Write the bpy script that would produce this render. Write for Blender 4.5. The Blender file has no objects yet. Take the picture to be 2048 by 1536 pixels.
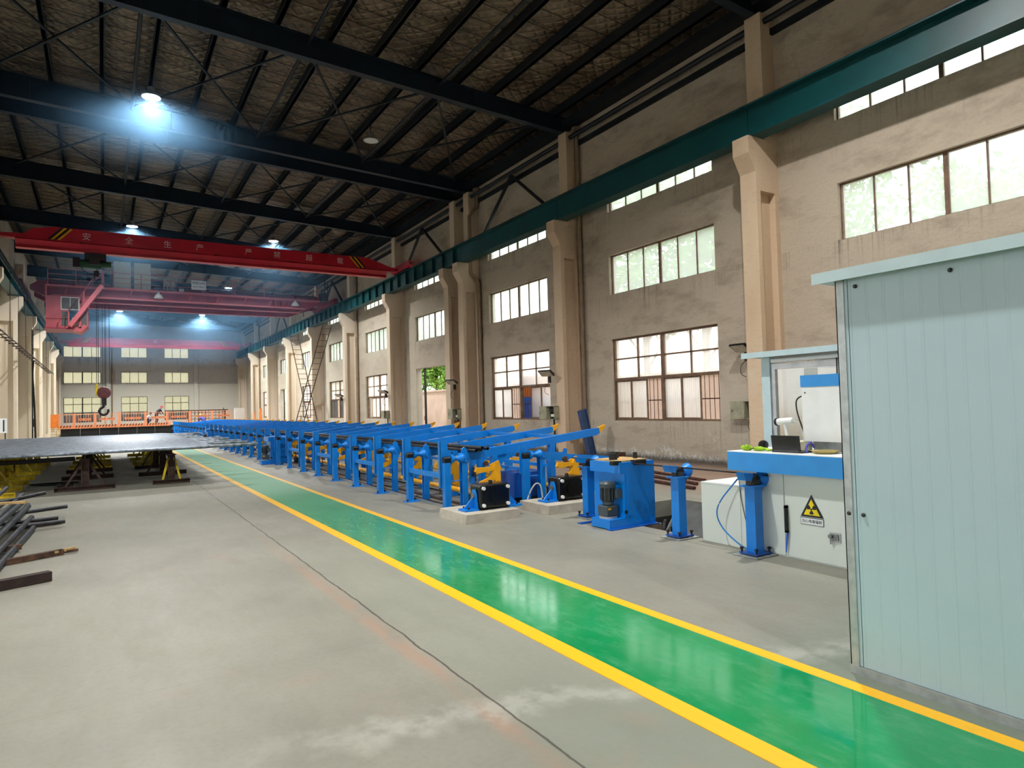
import bpy, math, random
import numpy as np
from mathutils import Vector, Matrix
random.seed(7)
sc = bpy.context.scene
COL = sc.collection
PI = math.pi

# ------------------------------------------------------------------ camera, world, lights, exposure
EYE = 1.6
yaw, pitch, roll = 0.55668158, 0.03235801, -0.02701852
fw = Vector((math.sin(yaw)*math.cos(pitch), math.cos(yaw)*math.cos(pitch), math.sin(pitch)))
rt0 = Vector((math.cos(yaw), -math.sin(yaw), 0)); up0 = rt0.cross(fw)
rt = rt0*math.cos(roll) + up0*math.sin(roll); up = -rt0*math.sin(roll) + up0*math.cos(roll)
cd = bpy.data.cameras.new('camera'); cam = bpy.data.objects.new('camera', cd); COL.objects.link(cam)
cd.sensor_width = 36; cd.lens = 1312.27/2048*36; cd.clip_start = .05; cd.clip_end = 400
cam.matrix_world = Matrix(((rt.x, up.x, -fw.x, 0), (rt.y, up.y, -fw.y, 0), (rt.z, up.z, -fw.z, EYE), (0, 0, 0, 1)))
sc.camera = cam
sc.view_settings.view_transform = 'Standard'; sc.view_settings.look = 'None'
sc.view_settings.gamma = 1; sc.view_settings.use_curve_mapping = False
sc.view_settings.exposure = 0.3
SKY = 3.0            # strength of the bright overcast sky
LAMP = 3400.0        # watts of each high bay lamp
HAZE = 0.008         # density of the smoke under the roof
w = bpy.data.worlds.new('World'); sc.world = w; w.use_nodes = True
bgn = w.node_tree.nodes['Background']; bgn.inputs[0].default_value = (.93, .97, 1, 1); bgn.inputs[1].default_value = SKY
sl = bpy.data.lights.new('sun', 'SUN'); sl.energy = 2.2; sl.angle = .02; sl.color = (1, .93, .82); so = bpy.data.objects.new('sun', sl); COL.objects.link(so)
so.rotation_euler = Vector((-.25, -.55, .8)).to_track_quat('Z', 'Y').to_euler()
cy = sc.cycles
cy.max_bounces = 6; cy.diffuse_bounces = 4; cy.glossy_bounces = 2; cy.transmission_bounces = 2; cy.transparent_max_bounces = 6
cy.use_adaptive_sampling = True; cy.adaptive_threshold = .08; cy.adaptive_min_samples = 12
cy.volume_bounces = 0; cy.caustics_reflective = False; cy.caustics_refractive = False
cy.sample_clamp_indirect = 6

BAY = 7.3
COLY = [9.45-BAY*3, 9.45-BAY*2, 9.45-BAY, 9.45, 16.75, 23.4, 24.7] + [24.05+BAY*i for i in range(1, 8)]   # 31.35 ... 75.15
WX = 13.0; LX = -4.25; Y0 = -13.5; Y1 = 76.0
def winspan(k): return (3.82+BAY*k, 7.86+BAY*k)          # bay k window in Y
def ztop(x): return 10.75+(12.75-x)*.0559                 # girder top line

# ------------------------------------------------------------------ materials
MATS = {}
def nt(name):
    m = bpy.data.materials.new(name); m.use_nodes = True
    return m, m.node_tree, m.node_tree.nodes['Principled BSDF']
def rgb(r, g, b):
    f = lambda c: c/12.92 if c <= .04045 else ((c+.055)/1.055)**2.4
    return (f(r/255), f(g/255), f(b/255), 1)
class G:
    """small helper around a node tree"""
    def __init__(s, t): s.t = t; s.L = t.links
    def n(s, typ, **kw):
        o = s.t.nodes.new(typ)
        for k, v in kw.items(): setattr(o, k, v)
        return o
    def pos(s):
        return s.n('ShaderNodeNewGeometry').outputs['Position']
    def mapv(s, vec, scale=(1, 1, 1), rot=(0, 0, 0), loc=(0, 0, 0)):
        m = s.n('ShaderNodeMapping'); m.inputs['Scale'].default_value = scale; m.inputs['Rotation'].default_value = rot; m.inputs['Location'].default_value = loc
        s.L.new(vec, m.inputs['Vector']); return m.outputs[0]
    def noise(s, vec, scale, detail=4, rough=.55):
        o = s.n('ShaderNodeTexNoise'); o.inputs['Scale'].default_value = scale; o.inputs['Detail'].default_value = detail; o.inputs['Roughness'].default_value = rough
        s.L.new(vec, o.inputs['Vector']); return o.outputs['Fac']
    def ramp(s, fac, pts):
        o = s.n('ShaderNodeValToRGB'); e = o.color_ramp.elements
        while len(e) < len(pts): e.new(.5)
        for i, (p, c) in enumerate(pts):
            e[i].position = p; e[i].color = c if len(c) == 4 else (*c, 1)
        s.L.new(fac, o.inputs[0]); return o.outputs[0]
    def fr(s, fac, a, b, lo=0., hi=1.):
        o = s.n('ShaderNodeMapRange'); o.clamp = True
        o.inputs['From Min'].default_value = a; o.inputs['From Max'].default_value = b; o.inputs['To Min'].default_value = lo; o.inputs['To Max'].default_value = hi
        s.L.new(fac, o.inputs['Value']); return o.outputs['Result']
    def mix(s, fac, a, b, mode='MIX'):
        o = s.n('ShaderNodeMixRGB', blend_type=mode)
        for i, v in ((0, fac), (1, a), (2, b)):
            if hasattr(v, 'links') or isinstance(v, bpy.types.NodeSocket): s.L.new(v, o.inputs[i])
            else: o.inputs[i].default_value = v if i == 0 else (v if len(v) == 4 else (*v, 1))
        return o.outputs[0]
    def math(s, op, a, b=None):
        o = s.n('ShaderNodeMath', operation=op)
        for i, v in ((0, a), (1, b)):
            if v is None: continue
            if isinstance(v, bpy.types.NodeSocket): s.L.new(v, o.inputs[i])
            else: o.inputs[i].default_value = v
        return o.outputs[0]
    def sep(s, vec):
        o = s.n('ShaderNodeSeparateXYZ'); s.L.new(vec, o.inputs[0]); return o.outputs
    def bump(s, h, strength, dist, bsdf):
        o = s.n('ShaderNodeBump'); o.inputs['Strength'].default_value = strength; o.inputs['Distance'].default_value = dist
        s.L.new(h, o.inputs['Height']); s.L.new(o.outputs[0], bsdf.inputs['Normal'])
BK, WH = (0, 0, 0, 1), (1, 1, 1, 1)

def simple(name, col, rough=.5, metal=0., var=.12, vs=6., bump=0., coat=0.):
    m, t, b = nt(name); g = G(t)
    tc = g.n('ShaderNodeTexCoord').outputs['Object']
    f = g.noise(tc, vs, 3)
    dark = tuple(c*(1-var*2) for c in col[:3])+(1,)
    c = g.mix(g.fr(f, .35, .65), dark, col)
    t.links.new(c, b.inputs['Base Color'])
    b.inputs['Roughness'].default_value = rough; b.inputs['Metallic'].default_value = metal
    if coat: b.inputs['Coat Weight'].default_value = coat
    if bump: g.bump(g.noise(tc, vs*6, 3), bump, .01, b)
    MATS[name] = m; return m
def emis(name, col, s):
    m = bpy.data.materials.new(name); m.use_nodes = True; t = m.node_tree; t.nodes.clear()
    o = t.nodes.new('ShaderNodeOutputMaterial'); e = t.nodes.new('ShaderNodeEmission')
    e.inputs[0].default_value = col; e.inputs[1].default_value = s; t.links.new(e.outputs[0], o.inputs[0])
    MATS[name] = m

simple('blue', rgb(2, 124, 216), .38, 0, .08, 3); simple('blue_panel', rgb(2, 124, 218), .32, 0, .05, 2); simple('slab_blue', rgb(40, 140, 215), .35, 0, .04)
simple('blue_deep', rgb(8, 78, 168), .4, 0, .1)
simple('yellow', rgb(236, 168, 14), .4, 0, .1, 5); simple('orange', rgb(246, 140, 52), .5, 0, .08, 4); simple('fence_orange', rgb(240, 150, 104), .5, 0, .06)
simple('yellow_dirty', rgb(214, 186, 14), .55, 0, .25, 5); simple('brown_steel', rgb(70, 48, 38), .65, .2, .3, 9); simple('black', rgb(20, 20, 22), .4, 0, .2); simple('rubber', rgb(16, 16, 17), .7)
simple('gloss_black', rgb(9, 9, 10), .22, 0, .1); simple('steel', rgb(150, 152, 155), .35, .9, .15); simple('galv', rgb(176, 182, 182), .42, .6, .12, 14)
simple('pipe_dark', rgb(58, 58, 62), .42, .6, .25, 12); simple('tube_bright', rgb(150, 160, 172), .42, .65, .3, 9); simple('bar_dark', rgb(70, 74, 80), .5, .4, .25, 9)
simple('rust', rgb(92, 52, 38), .75, .1, .35, 10); simple('timber', rgb(96, 66, 46), .8, 0, .35, 12); simple('timber_dark', rgb(52, 34, 28), .8, 0, .3, 12); simple('timber_pale', rgb(206, 168, 110), .7, 0, .2, 10)
simple('white_panel', rgb(205, 212, 206), .45, 0, .02, 1.5); simple('white', rgb(225, 228, 228), .4, 0, .03); simple('cream', rgb(222, 218, 190), .5, 0, .04)
simple('shed', rgb(168, 190, 198), .38, .0, .03, 1.2); simple('shed_trim', rgb(184, 206, 212), .4, 0, .04)
simple('girder', rgb(30, 44, 58), .5, .3, .25, 2); simple('brace', rgb(26, 32, 38), .55, .2, .2, 2); simple('runway', rgb(5, 74, 78), .42, .0, .14, 1.2)
simple('crane_red', rgb(200, 26, 48), .38, 0, .1, 1.5); simple('crane_pink', rgb(160, 54, 78), .45, 0, .15, 1.5); simple('crane_pale', rgb(196, 96, 106), .5, 0, .1, 1.5)
simple('crane_dark', rgb(40, 26, 36), .6); simple('hoist_green', rgb(20, 74, 46), .5); simple('hook_red', rgb(96, 44, 50), .55, .1, .25, 8)
simple('frame_brown', rgb(126, 98, 76), .55, .1, .2, 6); simple('frame_pale', rgb(170, 140, 110), .6); simple('alu', rgb(188, 190, 192), .35, .7)
simple('grey_motor', rgb(72, 84, 90), .45, .2, .12); simple('ebox', rgb(160, 158, 132), .5, 0, .15, 6); simple('cable', rgb(18, 18, 18), .6); simple('cable_blue', rgb(20, 120, 190), .45); simple('cable_white', rgb(190, 195, 190), .5)
simple('laptop', rgb(10, 10, 12), .35); simple('cloth_green', rgb(150, 190, 30), .85, 0, .25, 20); simple('sign_yellow', rgb(238, 212, 10), .5); simple('ink', rgb(24, 24, 30), .6, 0, 0)
simple('sign_white', rgb(222, 225, 228), .5, 0, .02); simple('sack_blue', rgb(30, 96, 200), .6); simple('paper', rgb(225, 220, 200), .8); simple('wicker', rgb(195, 175, 110), .8, 0, .2, 20)
simple('skin', rgb(176, 124, 98), .6); simple('shirt_white', rgb(190, 200, 225), .8); simple('shirt_dark', rgb(34, 34, 52), .8); simple('trousers', rgb(40, 44, 74), .8); simple('shirt_purple', rgb(86, 84, 170), .8); simple('helmet_red', rgb(205, 40, 60), .35); simple('helmet_yellow', rgb(240, 190, 60), .35); simple('hair', rgb(20, 18, 18), .7)
simple('cab_text', rgb(226, 190, 190), .6, 0, 0); simple('pit_dark', rgb(44, 42, 40), .8, 0, .3, 3); simple('chute_grey', rgb(88, 90, 88), .5, .3, .2, 4); simple('block_concrete', rgb(186, 178, 164), .85, 0, .12, 5, .3)
simple('bark', rgb(82, 66, 50), .9, 0, .3, 8); simple('leaf', rgb(150, 200, 84), .7, 0, .35, 2); simple('outer_wall', rgb(236, 212, 200), .85, 0, .08, 1); simple('outer_ground', rgb(170, 160, 145), .9, 0, .1, 1)
simple('blind_grey', rgb(96, 98, 96), .7, 0, .1); simple('sheet_blue', rgb(52, 76, 120), .6, 0, .15); simple('downpipe', rgb(150, 128, 104), .55, 0, .15, 3)
emis('lamp_on', (.93, .97, 1, 1), 40.0)
def glass_mat(name, tint, transp, frost, gloss=.08):
    m = bpy.data.materials.new(name); m.use_nodes = True; t = m.node_tree; t.nodes.clear()
    o = t.nodes.new('ShaderNodeOutputMaterial')
    tr = t.nodes.new('ShaderNodeBsdfTransparent'); tr.inputs[0].default_value = tint
    tl = t.nodes.new('ShaderNodeBsdfTranslucent'); tl.inputs[0].default_value = tint
    gl = t.nodes.new('ShaderNodeBsdfGlossy'); gl.inputs['Roughness'].default_value = .12
    a = t.nodes.new('ShaderNodeMixShader'); a.inputs[0].default_value = frost; t.links.new(tr.outputs[0], a.inputs[1]); t.links.new(tl.outputs[0], a.inputs[2])
    b = t.nodes.new('ShaderNodeMixShader'); b.inputs[0].default_value = gloss; t.links.new(a.outputs[0], b.inputs[1]); t.links.new(gl.outputs[0], b.inputs[2])
    t.links.new(b.outputs[0], o.inputs[0]); MATS[name] = m
glass_mat('glass_frost', (.93, .97, .93, 1), .7, .35); glass_mat('glass_corrugated', (.95, .91, .84, 1), .5, .78); glass_mat('glass_dusty', (.66, .65, .60, 1), .9, .12, .05); glass_mat('glass_clear', (.94, .96, .94, 1), .95, 0, .10)

def m_floor():
    m, t, b = nt('concrete_floor'); g = G(t); p = g.pos(); s = g.sep(p)
    n1 = g.noise(p, .55, 5, .6); n2 = g.noise(g.mapv(p, (1.6, .5, 1)), 2.2, 6, .65); n3 = g.noise(p, 26, 4, .6)
    c = g.ramp(n1, [(.3, rgb(122, 121, 109)), (.5, rgb(133, 131, 119)), (.72, rgb(141, 139, 127))])
    c = g.mix(g.fr(n2, .5, .75, 0, .35), c, rgb(132, 128, 112))
    c = g.mix(g.fr(n3, .45, .7, 0, .2), c, rgb(104, 100, 92))
    c = g.mix(g.fr(g.noise(g.mapv(p, (1.2, .6, 1), loc=(8, 3, 0)), 1.3, 7, .72), .52, .74, 0, .38), c, rgb(112, 106, 94))
    # brownish swept ground along the right hand wall
    c = g.mix(g.math('MULTIPLY', g.fr(s[0], 8.2, 9.6), .75), c, rgb(158, 124, 104))
    c = g.mix(g.math('MULTIPLY', g.fr(g.math('ADD', s[0], g.math('MULTIPLY', n2, .8)), 12.2, 13.1), .8), c, rgb(60, 52, 46))
    # joint line with a pink repaired strip beside it
    j = g.math('ADD', s[0], g.math('MULTIPLY', g.math('SUBTRACT', g.noise(p, 3, 4), .5), .05))
    d = g.math('ABSOLUTE', g.math('SUBTRACT', j, 1.785))
    strip = g.math('MULTIPLY', g.fr(g.math('ABSOLUTE', g.math('SUBTRACT', j, 1.70)), .10, .03), g.fr(n2, .38, .55))
    near = g.fr(s[1], 9.5, 6.0)
    c = g.mix(g.math('MULTIPLY', g.math('MULTIPLY', strip, near), .5), c, rgb(160, 122, 100))
    # dull green patch of old paint and a white scuffed band in front of it
    gp = g.math('MULTIPLY', g.math('MULTIPLY', g.fr(s[0], 1.60, 1.8), g.fr(s[1], 3.1, 2.4)), g.fr(n1, .25, .5))
    c = g.mix(g.math('MULTIPLY', gp, .55), c, rgb(92, 112, 96))
    gq = g.math('MULTIPLY', g.math('MULTIPLY', g.fr(s[0], 1.72, 1.85), g.fr(s[1], 10, 6)), g.fr(s[0], 3.0, 2.6))
    c = g.mix(g.math('MULTIPLY', gq, .35), c, rgb(134, 138, 124))
    wl = g.math('ADD', s[1], g.math('ADD', g.math('MULTIPLY', s[0], .22), g.math('MULTIPLY', g.math('SUBTRACT', n2, .5), .55)))
    wb = g.math('MULTIPLY', g.fr(g.math('ABSOLUTE', g.math('SUBTRACT', wl, 3.42)), .17, .05), g.fr(g.noise(p, 7, 5), .35, .55))
    wb = g.math('MULTIPLY', wb, g.fr(s[0], .3, 1.2))
    c = g.mix(g.math('MULTIPLY', wb, .34), c, rgb(186, 184, 174))
    rp = g.math('MULTIPLY', g.fr(g.noise(g.mapv(p, (1, 1, 1), loc=(4, 9, 0)), 1.1, 5), .62, .72), .3)
    c = g.mix(rp, c, rgb(150, 122, 106))
    c = g.mix(g.math('MULTIPLY', g.fr(d, .010, .004), .85), c, rgb(60, 52, 44))
    # cross joints of the slabs
    mo = g.math('ABSOLUTE', g.math('SUBTRACT', g.math('FRACT', g.math('DIVIDE', g.math('ADD', s[1], 100.6), 6.0)), .5))
    c = g.mix(g.math('MULTIPLY', g.fr(mo, .0010, .0004), .18), c, rgb(84, 78, 70))
    t.links.new(c, b.inputs['Base Color'])
    t.links.new(g.fr(n2, .3, .7, .42, .62), b.inputs['Roughness'])
    h = g.math('ADD', g.math('MULTIPLY', n3, .25), g.math('MULTIPLY', g.fr(d, .0, .012), .8))
    g.bump(h, .12, .01, b); MATS['concrete_floor'] = m
m_floor()
def m_lane():
    m, t, b = nt('lane_green'); g = G(t); p = g.pos()
    n1 = g.noise(p, 1.1, 5, .6); n2 = g.noise(g.mapv(p, (2.2, .8, 1)), 4, 6, .7); n3 = g.noise(p, 45, 3)
    c = g.ramp(n1, [(.3, rgb(4, 128, 72)), (.55, rgb(10, 138, 80)), (.8, rgb(40, 150, 98))])
    c = g.mix(g.fr(n2, .48, .8, 0, .4), c, rgb(110, 172, 138))
    c = g.mix(g.math('MULTIPLY', g.fr(g.noise(g.mapv(p, (1, 2.5, 1), loc=(3, 1, 0)), 3.5, 4), .64, .76), .3), c, rgb(0, 120, 70))
    # dust that gathers along the far end of the walkway
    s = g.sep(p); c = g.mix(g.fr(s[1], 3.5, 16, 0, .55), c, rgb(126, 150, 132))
    t.links.new(c, b.inputs['Base Color'])
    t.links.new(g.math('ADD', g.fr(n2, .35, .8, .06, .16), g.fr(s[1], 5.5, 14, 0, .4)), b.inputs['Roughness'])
    g.bump(n2, .012, .01, b); MATS['lane_green'] = m
m_lane()
def m_line():
    m, t, b = nt('line_yellow'); g = G(t); p = g.pos(); s = g.sep(p)
    n = g.noise(g.mapv(p, (3, 1, 1)), 6, 6, .7)
    c = g.mix(g.fr(n, .55, .8, 0, .5), rgb(240, 180, 0), rgb(206, 156, 60))
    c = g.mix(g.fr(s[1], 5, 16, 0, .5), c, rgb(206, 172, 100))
    t.links.new(c, b.inputs['Base Color']); b.inputs['Roughness'].default_value = .42; MATS['line_yellow'] = m
m_line()
def m_wall(name, base, pale, dirty, peel=True, lit_zone=None):
    m, t, b = nt(name); g = G(t); p = g.pos(); s = g.sep(p)
    n1 = g.noise(g.mapv(p, (1, .6, .9)), .5, 6, .62); n2 = g.noise(g.mapv(p, (1, .5, 1.3), rot=(.5, 0, 0)), 1.6, 6, .65); n3 = g.noise(p, 14, 5, .6)
    c = g.ramp(n1, [(.3, base), (.6, base), (.8, pale)])
    c = g.mix(g.fr(n2, .50, .76, 0, .8), c, dirty)
    c = g.mix(g.fr(n3, .5, .75, 0, .2), c, dirty)
    c = g.mix(g.fr(g.noise(g.mapv(p, (1, .35, .8), rot=(.35, 0, 0), loc=(2, 7, 1)), .8, 7, .7), .54, .74, 0, .5), c, tuple(v*.55 for v in dirty[:3])+(1,))
    # rain streaks running down from the sills
    st = g.noise(g.mapv(p, (1, 9, .12)), 2.2, 4, .7)
    zz = s[2]
    lev = g.math('MAXIMUM', g.math('MULTIPLY', g.fr(zz, 4.0, 4.84), g.fr(zz, 4.86, 4.84)), g.math('MULTIPLY', g.fr(zz, .1, 1.06), g.fr(zz, 1.08, 1.06)))
    lev = g.math('MAXIMUM', lev, g.math('MULTIPLY', g.fr(zz, 6.5, 7.36), g.fr(zz, 7.38, 7.36)))
    c = g.mix(g.math('MULTIPLY', g.math('MULTIPLY', g.math('MULTIPLY', g.fr(st, .5, .68), lev), g.fr(g.noise(p, .9, 3), .42, .62)), .8), c, rgb(70, 62, 54))
    if lit_zone:   # crane shadow put into the colour: cream below its edge, greyer above
        pm = g.fr(g.math('ADD', zz, g.math('MULTIPLY', n3, .02)), lit_zone[0]+.01, lit_zone[0]-.01)
        c = g.mix(g.math('MULTIPLY', pm, .85), c, lit_zone[1])
    else:
        fp = g.math('MULTIPLY', g.math('MULTIPLY', g.fr(s[1], 21, 33), g.fr(g.math('ADD', zz, n2), 7.4, 6.6)), g.fr(n1, .25, .55))
        c = g.mix(g.math('MULTIPLY', fp, .6), c, rgb(206, 202, 184))
        pm = g.math('MULTIPLY', g.fr(zz, 3.0, 1.2), g.fr(n1, .35, .6))
        c = g.mix(g.math('MULTIPLY', pm, .45), c, rgb(190, 184, 168))
    if peel:
        pz = g.math('ADD', zz, g.math('MULTIPLY', g.math('SUBTRACT', g.noise(p, 2.2, 6, .7), .5), .9))
        c = g.mix(g.math('MULTIPLY', g.fr(pz, .28, .18), g.fr(g.noise(p, 9, 5, .7), .48, .52)), c, rgb(210, 210, 205))
        c = g.mix(g.math('MULTIPLY', g.fr(zz, .16, .04), .8), c, rgb(52, 46, 42))
        c = g.mix(g.math('MULTIPLY', g.math('MULTIPLY', g.fr(zz, .95, .5), g.fr(g.noise(g.mapv(p, (1, 1, 1), loc=(0, 5, 3)), 3.2, 5, .7), .62, .65)), .7), c, rgb(205, 203, 194))
    t.links.new(c, b.inputs['Base Color']); b.inputs['Roughness'].default_value = .88
    g.bump(g.math('ADD', g.math('MULTIPLY', n2, .8), g.math('MULTIPLY', n3, .35)), .8, .04, b); MATS[name] = m
m_wall('plaster_right', rgb(184, 170, 152), rgb(200, 188, 168), rgb(136, 122, 106))
m_wall('plaster_far', rgb(196, 194, 194), rgb(200, 198, 196), rgb(182, 179, 178), False, (4.75, rgb(206, 204, 190)))
m_wall('plaster_left', rgb(180, 172, 156), rgb(200, 192, 174), rgb(140, 130, 114), False)
def m_column():
    m, t, b = nt('column_concrete'); g = G(t); p = g.pos(); s = g.sep(p)
    n1 = g.noise(g.mapv(p, (1, 1, .5)), 1.2, 5, .6); n3 = g.noise(g.mapv(p, (1, 1, 3)), 5, 5, .65)
    c = g.ramp(n1, [(.3, rgb(200, 174, 146)), (.6, rgb(208, 184, 156)), (.8, rgb(210, 196, 172))])
    c = g.mix(g.fr(n3, .55, .8, 0, .35), c, rgb(150, 120, 96))
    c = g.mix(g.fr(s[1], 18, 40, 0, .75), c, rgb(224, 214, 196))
    t.links.new(c, b.inputs['Base Color']); b.inputs['Roughness'].default_value = .85
    g.bump(n3, .25, .02, b); MATS['column_concrete'] = m
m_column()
def m_foil():
    m, t, b = nt('quilted_foil'); g = G(t); p = g.pos()
    v = g.mapv(p, (1, 1, 0), rot=(0, 0, .785))
    s = g.sep(v); P = 1/.26
    def tri(x):
        return g.math('ABSOLUTE', g.math('SUBTRACT', g.math('FRACT', g.math('MULTIPLY', g.math('ADD', x, 200), P)), .5))
    a, bb = tri(s[0]), tri(s[1])
    h = g.math('MULTIPLY', g.fr(a, .5, .22), g.fr(bb, .5, .22))
    n = g.noise(p, .7, 5, .65); n2 = g.noise(p, 5, 4)
    c = g.ramp(n, [(.3, rgb(86, 75, 62)), (.55, rgb(132, 116, 94)), (.75, rgb(160, 143, 117))])
    c = g.mix(g.fr(n2, .5, .8, 0, .35), c, rgb(84, 72, 62))
    t.links.new(c, b.inputs['Base Color']); b.inputs['Metallic'].default_value = .3; b.inputs['Roughness'].default_value = .42
    g.bump(g.math('ADD', h, g.math('MULTIPLY', n2, .35)), .9, .05, b); MATS['quilted_foil'] = m
m_foil()

# ------------------------------------------------------------------ mesh building
def hose(p, k=6):
    """smooth curve through the given points"""
    p = [Vector(q) for q in p]; P = [p[0]*2-p[1]]+p+[p[-1]*2-p[-2]]; out = []
    for i in range(1, len(P)-2):
        for j in range(k):
            t_ = j/k; a, b, c, d = P[i-1:i+3]
            out.append(.5*((2*b)+(c-a)*t_+(2*a-5*b+4*c-d)*t_*t_+(3*b-a-3*c+d)*t_**3))
    return out+[p[-1]]
class MB:
    def __init__(s): s.v = []; s.f = []
    def add(s, vs, fs):
        o = len(s.v); s.v += [tuple(p) for p in vs]; s.f += [tuple(i+o for i in f) for f in fs]; return s
    def box(s, x0, y0, z0, x1, y1, z1):
        return s.add([(x0, y0, z0), (x1, y0, z0), (x1, y1, z0), (x0, y1, z0), (x0, y0, z1), (x1, y0, z1), (x1, y1, z1), (x0, y1, z1)],
                     [(0, 3, 2, 1), (4, 5, 6, 7), (0, 1, 5, 4), (1, 2, 6, 5), (2, 3, 7, 6), (3, 0, 4, 7)])
    def cbox(s, cx, cy_, cz, sx, sy, sz): return s.box(cx-sx/2, cy_-sy/2, cz-sz/2, cx+sx/2, cy_+sy/2, cz+sz/2)
    def bar(s, p, q, w, h, upv=(0, 0, 1)):
        p, q = Vector(p), Vector(q); d = (q-p).normalized(); u = Vector(upv)
        if abs(d.dot(u)) > .98: u = Vector((1, 0, 0))
        r = d.cross(u).normalized()*(w/2); n = r.cross(d).normalized()*(h/2)
        vs = [p-r-n, p+r-n, p+r+n, p-r+n, q-r-n, q+r-n, q+r+n, q-r+n]
        return s.add(vs, [(3, 2, 1, 0), (4, 5, 6, 7), (0, 1, 5, 4), (1, 2, 6, 5), (2, 3, 7, 6), (3, 0, 4, 7)])
    def cyl(s, p, q, r, r2=None, n=14, caps=True):
        p, q = Vector(p), Vector(q); d = (q-p).normalized(); u = Vector((0, 0, 1)) if abs(d.z) < .95 else Vector((1, 0, 0))
        a = d.cross(u).normalized(); b = a.cross(d); r2 = r if r2 is None else r2
        vs = [p+(a*math.cos(2*PI*i/n)+b*math.sin(2*PI*i/n))*r for i in range(n)]+[q+(a*math.cos(2*PI*i/n)+b*math.sin(2*PI*i/n))*r2 for i in range(n)]
        fs = [(i, i+n, (i+1) % n+n, (i+1) % n) for i in range(n)]
        if caps: fs += [tuple(range(n)), tuple(range(2*n-1, n-1, -1))]
        return s.add(vs, fs)
    def lathe(s, prof, p, d, n=16):
        """prof: list of (radius, distance along d from p)"""
        p, d = Vector(p), Vector(d).normalized(); u = Vector((0, 0, 1)) if abs(d.z) < .95 else Vector((1, 0, 0))
        a = d.cross(u).normalized(); b = a.cross(d); vs = []; fs = []
        for r, l in prof:
            vs += [p+d*l+(a*math.cos(2*PI*i/n)+b*math.sin(2*PI*i/n))*max(r, 1e-4) for i in range(n)]
        for k in range(len(prof)-1):
            fs += [(k*n+i, (k+1)*n+i, (k+1)*n+(i+1) % n, k*n+(i+1) % n) for i in range(n)]
        fs += [tuple(range(n)), tuple(range(len(prof)*n-1, (len(prof)-1)*n-1, -1))]
        return s.add(vs, fs)
    def prism(s, poly, axis, a, b):
        """poly of 2-D points in the two other axes (in x,y,z order), extruded along axis from a to b"""
        n = len(poly)
        def P(u, v, w): return {'x': (w, u, v), 'y': (u, w, v), 'z': (u, v, w)}[axis]
        vs = [P(u, v, a) for u, v in poly]+[P(u, v, b) for u, v in poly]
        fs = [tuple(range(n)), tuple(range(2*n-1, n-1, -1))]+[(i, i+n, (i+1) % n+n, (i+1) % n) for i in range(n)]
        return s.add(vs, fs)
    def tube(s, pts, r, n=6):
        pts = [Vector(p) for p in pts]; vs = []; fs = []; m = len(pts)
        for k, p in enumerate(pts):
            d = (pts[min(k+1, m-1)]-pts[max(k-1, 0)]).normalized(); u = Vector((0, 0, 1)) if abs(d.z) < .9 else Vector((1, 0, 0))
            a = d.cross(u).normalized(); b = a.cross(d)
            vs += [p+(a*math.cos(2*PI*i/n)+b*math.sin(2*PI*i/n))*r for i in range(n)]
        for k in range(m-1): fs += [(k*n+i, (k+1)*n+i, (k+1)*n+(i+1) % n, k*n+(i+1) % n) for i in range(n)]
        fs += [tuple(range(n)), tuple(range(m*n-1, (m-1)*n-1, -1))]
        return s.add(vs, fs)
    def mesh(s, name, mat, smooth=False):
        me = bpy.data.meshes.new(name); me.from_pydata(s.v, [], s.f); me.validate(); me.update()
        import bmesh
        b = bmesh.new(); b.from_mesh(me); bmesh.ops.recalc_face_normals(b, faces=b.faces); b.to_mesh(me); b.free()
        if mat: me.materials.append(MATS[mat])
        if smooth: me.shade_smooth(); me.set_sharp_from_angle(angle=math.radians(38))
        return me
def tag(o, label=None, cat=None, group=None, kind=None):
    if label: o['label'] = label
    if cat: o['category'] = cat
    if group: o['group'] = group
    if kind: o['kind'] = kind
    return o
def link(name, me, parent=None, loc=(0, 0, 0), rz=0):
    o = bpy.data.objects.new(name, me); COL.objects.link(o); o.location = loc; o.rotation_euler = (0, 0, rz)
    if parent: o.parent = parent
    return o
def part(name, mb, mat, parent=None, smooth=False, loc=(0, 0, 0), rz=0): return link(name, mb.mesh(name, mat, smooth), parent, loc, rz)
def empty(name, loc=(0, 0, 0), rz=0):
    o = bpy.data.objects.new(name, None); COL.objects.link(o); o.location = loc; o.rotation_euler = (0, 0, rz); o.empty_display_size = .2; return o
def kids(o): return [c for c in bpy.data.objects if c.parent == o]
def dup(root, loc, rz=None, tree=None):
    tree = tree or [(c, kids(c)) for c in kids(root)]
    r = root.copy(); COL.objects.link(r); r.location = loc
    if rz is not None: r.rotation_euler = (0, 0, rz)
    for ch, gs in tree:
        c = ch.copy(); COL.objects.link(c); c.parent = r
        for gch in gs:
            d = gch.copy(); COL.objects.link(d); d.parent = c
    return r
def treeof(root): return [(c, kids(c)) for c in kids(root)]
ORD = 'first second third fourth fifth sixth seventh eighth ninth tenth eleventh twelfth thirteenth fourteenth fifteenth sixteenth seventeenth eighteenth nineteenth twentieth'.split()
TENS = {20: 'twenty', 30: 'thirty', 40: 'forty'}
def ordn(i):
    i += 1
    if i <= 20: return ORD[i-1]
    if i % 10 == 0: return {30: 'thirtieth', 40: 'fortieth'}[i]
    return TENS[i//10*10]+'-'+ORD[i % 10-1]
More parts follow.
